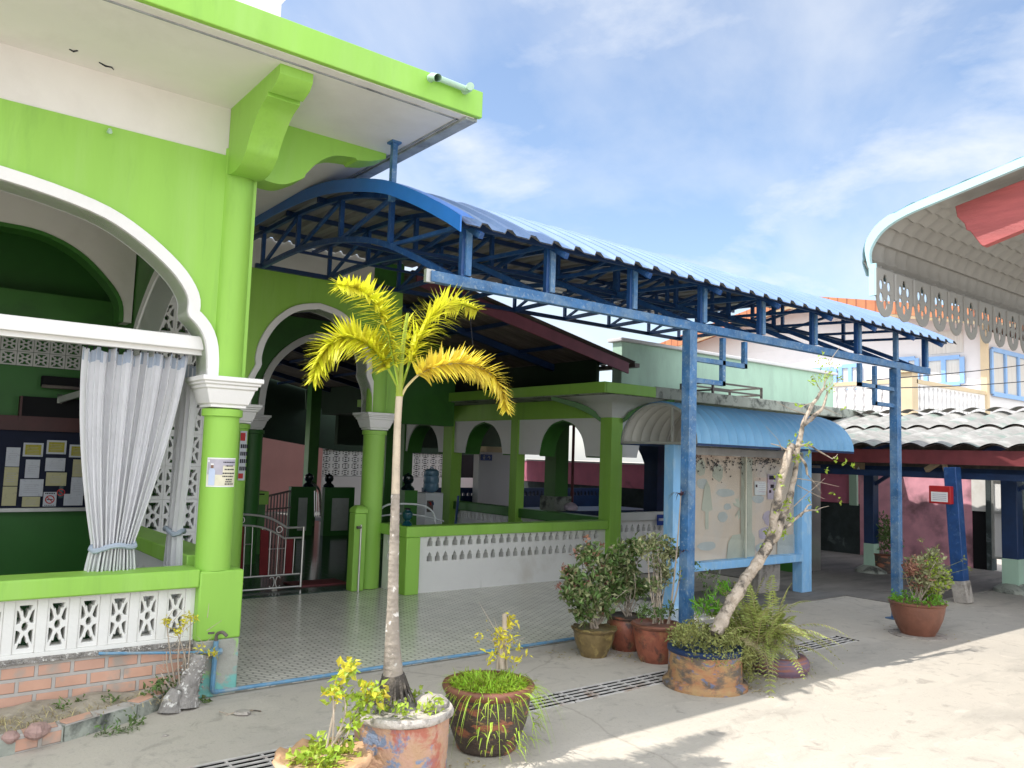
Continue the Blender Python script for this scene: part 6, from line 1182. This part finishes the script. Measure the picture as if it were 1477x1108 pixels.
# ------------------------------------------------------------------ light and sky
SUN = V3((-.6, .24, 1)).normalized()         # towards the sun
sd = bpy.data.lights.new('sun', 'SUN'); sd.energy = SUN_E; sd.angle = math.radians(.53); sd.color = (1, .95, .87)
so = bpy.data.objects.new('sun', sd); COL.objects.link(so); so.rotation_euler = (-SUN).to_track_quat('-Z', 'Y').to_euler(); so.location = (0, 0, 30)
w = bpy.data.worlds.new('World'); sc.world = w; w.use_nodes = True; nt = w.node_tree; L = nt.links; bg = nt.nodes['Background']
sk = nd(nt, 'ShaderNodeTexSky', _sky_type='NISHITA'); sk.sun_disc = False; sk.sun_elevation = math.asin(SUN.z); sk.sun_rotation = math.atan2(SUN.x, SUN.y); sk.air_density = 1.0; sk.dust_density = 1.2; sk.ozone_density = 1.0
tc = nd(nt, 'ShaderNodeTexCoord')
sp_ = nd(nt, 'ShaderNodeSeparateXYZ'); L.new(tc.outputs['Generated'], sp_.inputs[0])
dz = nd(nt, 'ShaderNodeMath', _operation='MAXIMUM'); dz.inputs[1].default_value = .04; L.new(sp_.outputs['Z'], dz.inputs[0])
add = nd(nt, 'ShaderNodeMath', _operation='ADD'); add.inputs[1].default_value = .12; L.new(dz.outputs[0], add.inputs[0])
dv = []
for k in 'XY': q = nd(nt, 'ShaderNodeMath', _operation='DIVIDE'); L.new(sp_.outputs[k], q.inputs[0]); L.new(add.outputs[0], q.inputs[1]); dv.append(q)
cb = nd(nt, 'ShaderNodeCombineXYZ'); L.new(dv[0].outputs[0], cb.inputs[0]); L.new(dv[1].outputs[0], cb.inputs[1])
mp = nd(nt, 'ShaderNodeMapping'); mp.inputs['Location'].default_value = CLOUD_OFF; mp.inputs['Scale'].default_value = (1, 1, 1); mp.inputs['Rotation'].default_value = (0, 0, -.5); L.new(cb.outputs[0], mp.inputs[0])
n1 = nd(nt, 'ShaderNodeTexNoise', Scale=.9, Detail=10., Roughness=.58, Distortion=.2); L.new(mp.outputs[0], n1.inputs[0])
mp2 = nd(nt, 'ShaderNodeMapping'); mp2.inputs['Scale'].default_value = (.7, 1.3, 1); mp2.inputs['Location'].default_value = (3.1, 1.7, 0); L.new(mp.outputs[0], mp2.inputs[0])
n2 = nd(nt, 'ShaderNodeTexNoise', Scale=.9, Detail=8., Roughness=.55, Distortion=.25); L.new(mp2.outputs[0], n2.inputs[0])
r1 = nd(nt, 'ShaderNodeMapRange'); r1.inputs[1].default_value = .5; r1.inputs[2].default_value = .66; r1.inputs[4].default_value = .85; L.new(n1.outputs['Fac'], r1.inputs[0])
r2 = nd(nt, 'ShaderNodeMapRange'); r2.inputs[1].default_value = .42; r2.inputs[2].default_value = .66; r2.inputs[3].default_value = .03; r2.inputs[4].default_value = .6; L.new(n2.outputs['Fac'], r2.inputs[0])
mxf = nd(nt, 'ShaderNodeMath', _operation='MAXIMUM'); L.new(r1.outputs[0], mxf.inputs[0]); L.new(r2.outputs[0], mxf.inputs[1])
fz = nd(nt, 'ShaderNodeMapRange'); fz.inputs[1].default_value = 0; fz.inputs[2].default_value = .24; fz.inputs[3].default_value = .5; fz.inputs[4].default_value = 0; L.new(sp_.outputs['Z'], fz.inputs[0])
mf2 = nd(nt, 'ShaderNodeMath', _operation='MAXIMUM'); L.new(mxf.outputs[0], mf2.inputs[0]); L.new(fz.outputs[0], mf2.inputs[1])
mx = nd(nt, 'ShaderNodeMix', _data_type='RGBA'); mx.inputs[7].default_value = CLOUD_C; L.new(mf2.outputs[0], mx.inputs[0]); L.new(sk.outputs[0], mx.inputs[6])
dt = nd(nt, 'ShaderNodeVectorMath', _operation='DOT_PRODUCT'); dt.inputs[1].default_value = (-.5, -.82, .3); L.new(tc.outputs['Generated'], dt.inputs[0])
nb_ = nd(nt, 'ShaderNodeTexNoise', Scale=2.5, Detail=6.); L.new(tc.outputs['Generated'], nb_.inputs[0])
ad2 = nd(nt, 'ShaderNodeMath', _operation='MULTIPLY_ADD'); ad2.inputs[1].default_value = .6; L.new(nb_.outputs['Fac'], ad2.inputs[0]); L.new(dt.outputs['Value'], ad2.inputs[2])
bk = nd(nt, 'ShaderNodeMapRange'); bk.inputs[1].default_value = .45; bk.inputs[2].default_value = .75; L.new(ad2.outputs[0], bk.inputs[0])     # unseen bright bank added behind the viewer to lift the shaded facade
mxb = nd(nt, 'ShaderNodeMix', _data_type='RGBA'); mxb.inputs[7].default_value = FILL_BANK_C; L.new(bk.outputs[0], mxb.inputs[0]); L.new(mx.outputs[2], mxb.inputs[6])
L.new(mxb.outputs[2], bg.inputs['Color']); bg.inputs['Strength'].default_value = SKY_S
sc.view_settings.view_transform = 'Standard'; sc.view_settings.look = 'None'; sc.view_settings.exposure = EXPO; sc.view_settings.gamma = 1
sc.cycles.max_bounces = 8; sc.cycles.diffuse_bounces = 5; sc.cycles.transparent_max_bounces = 12
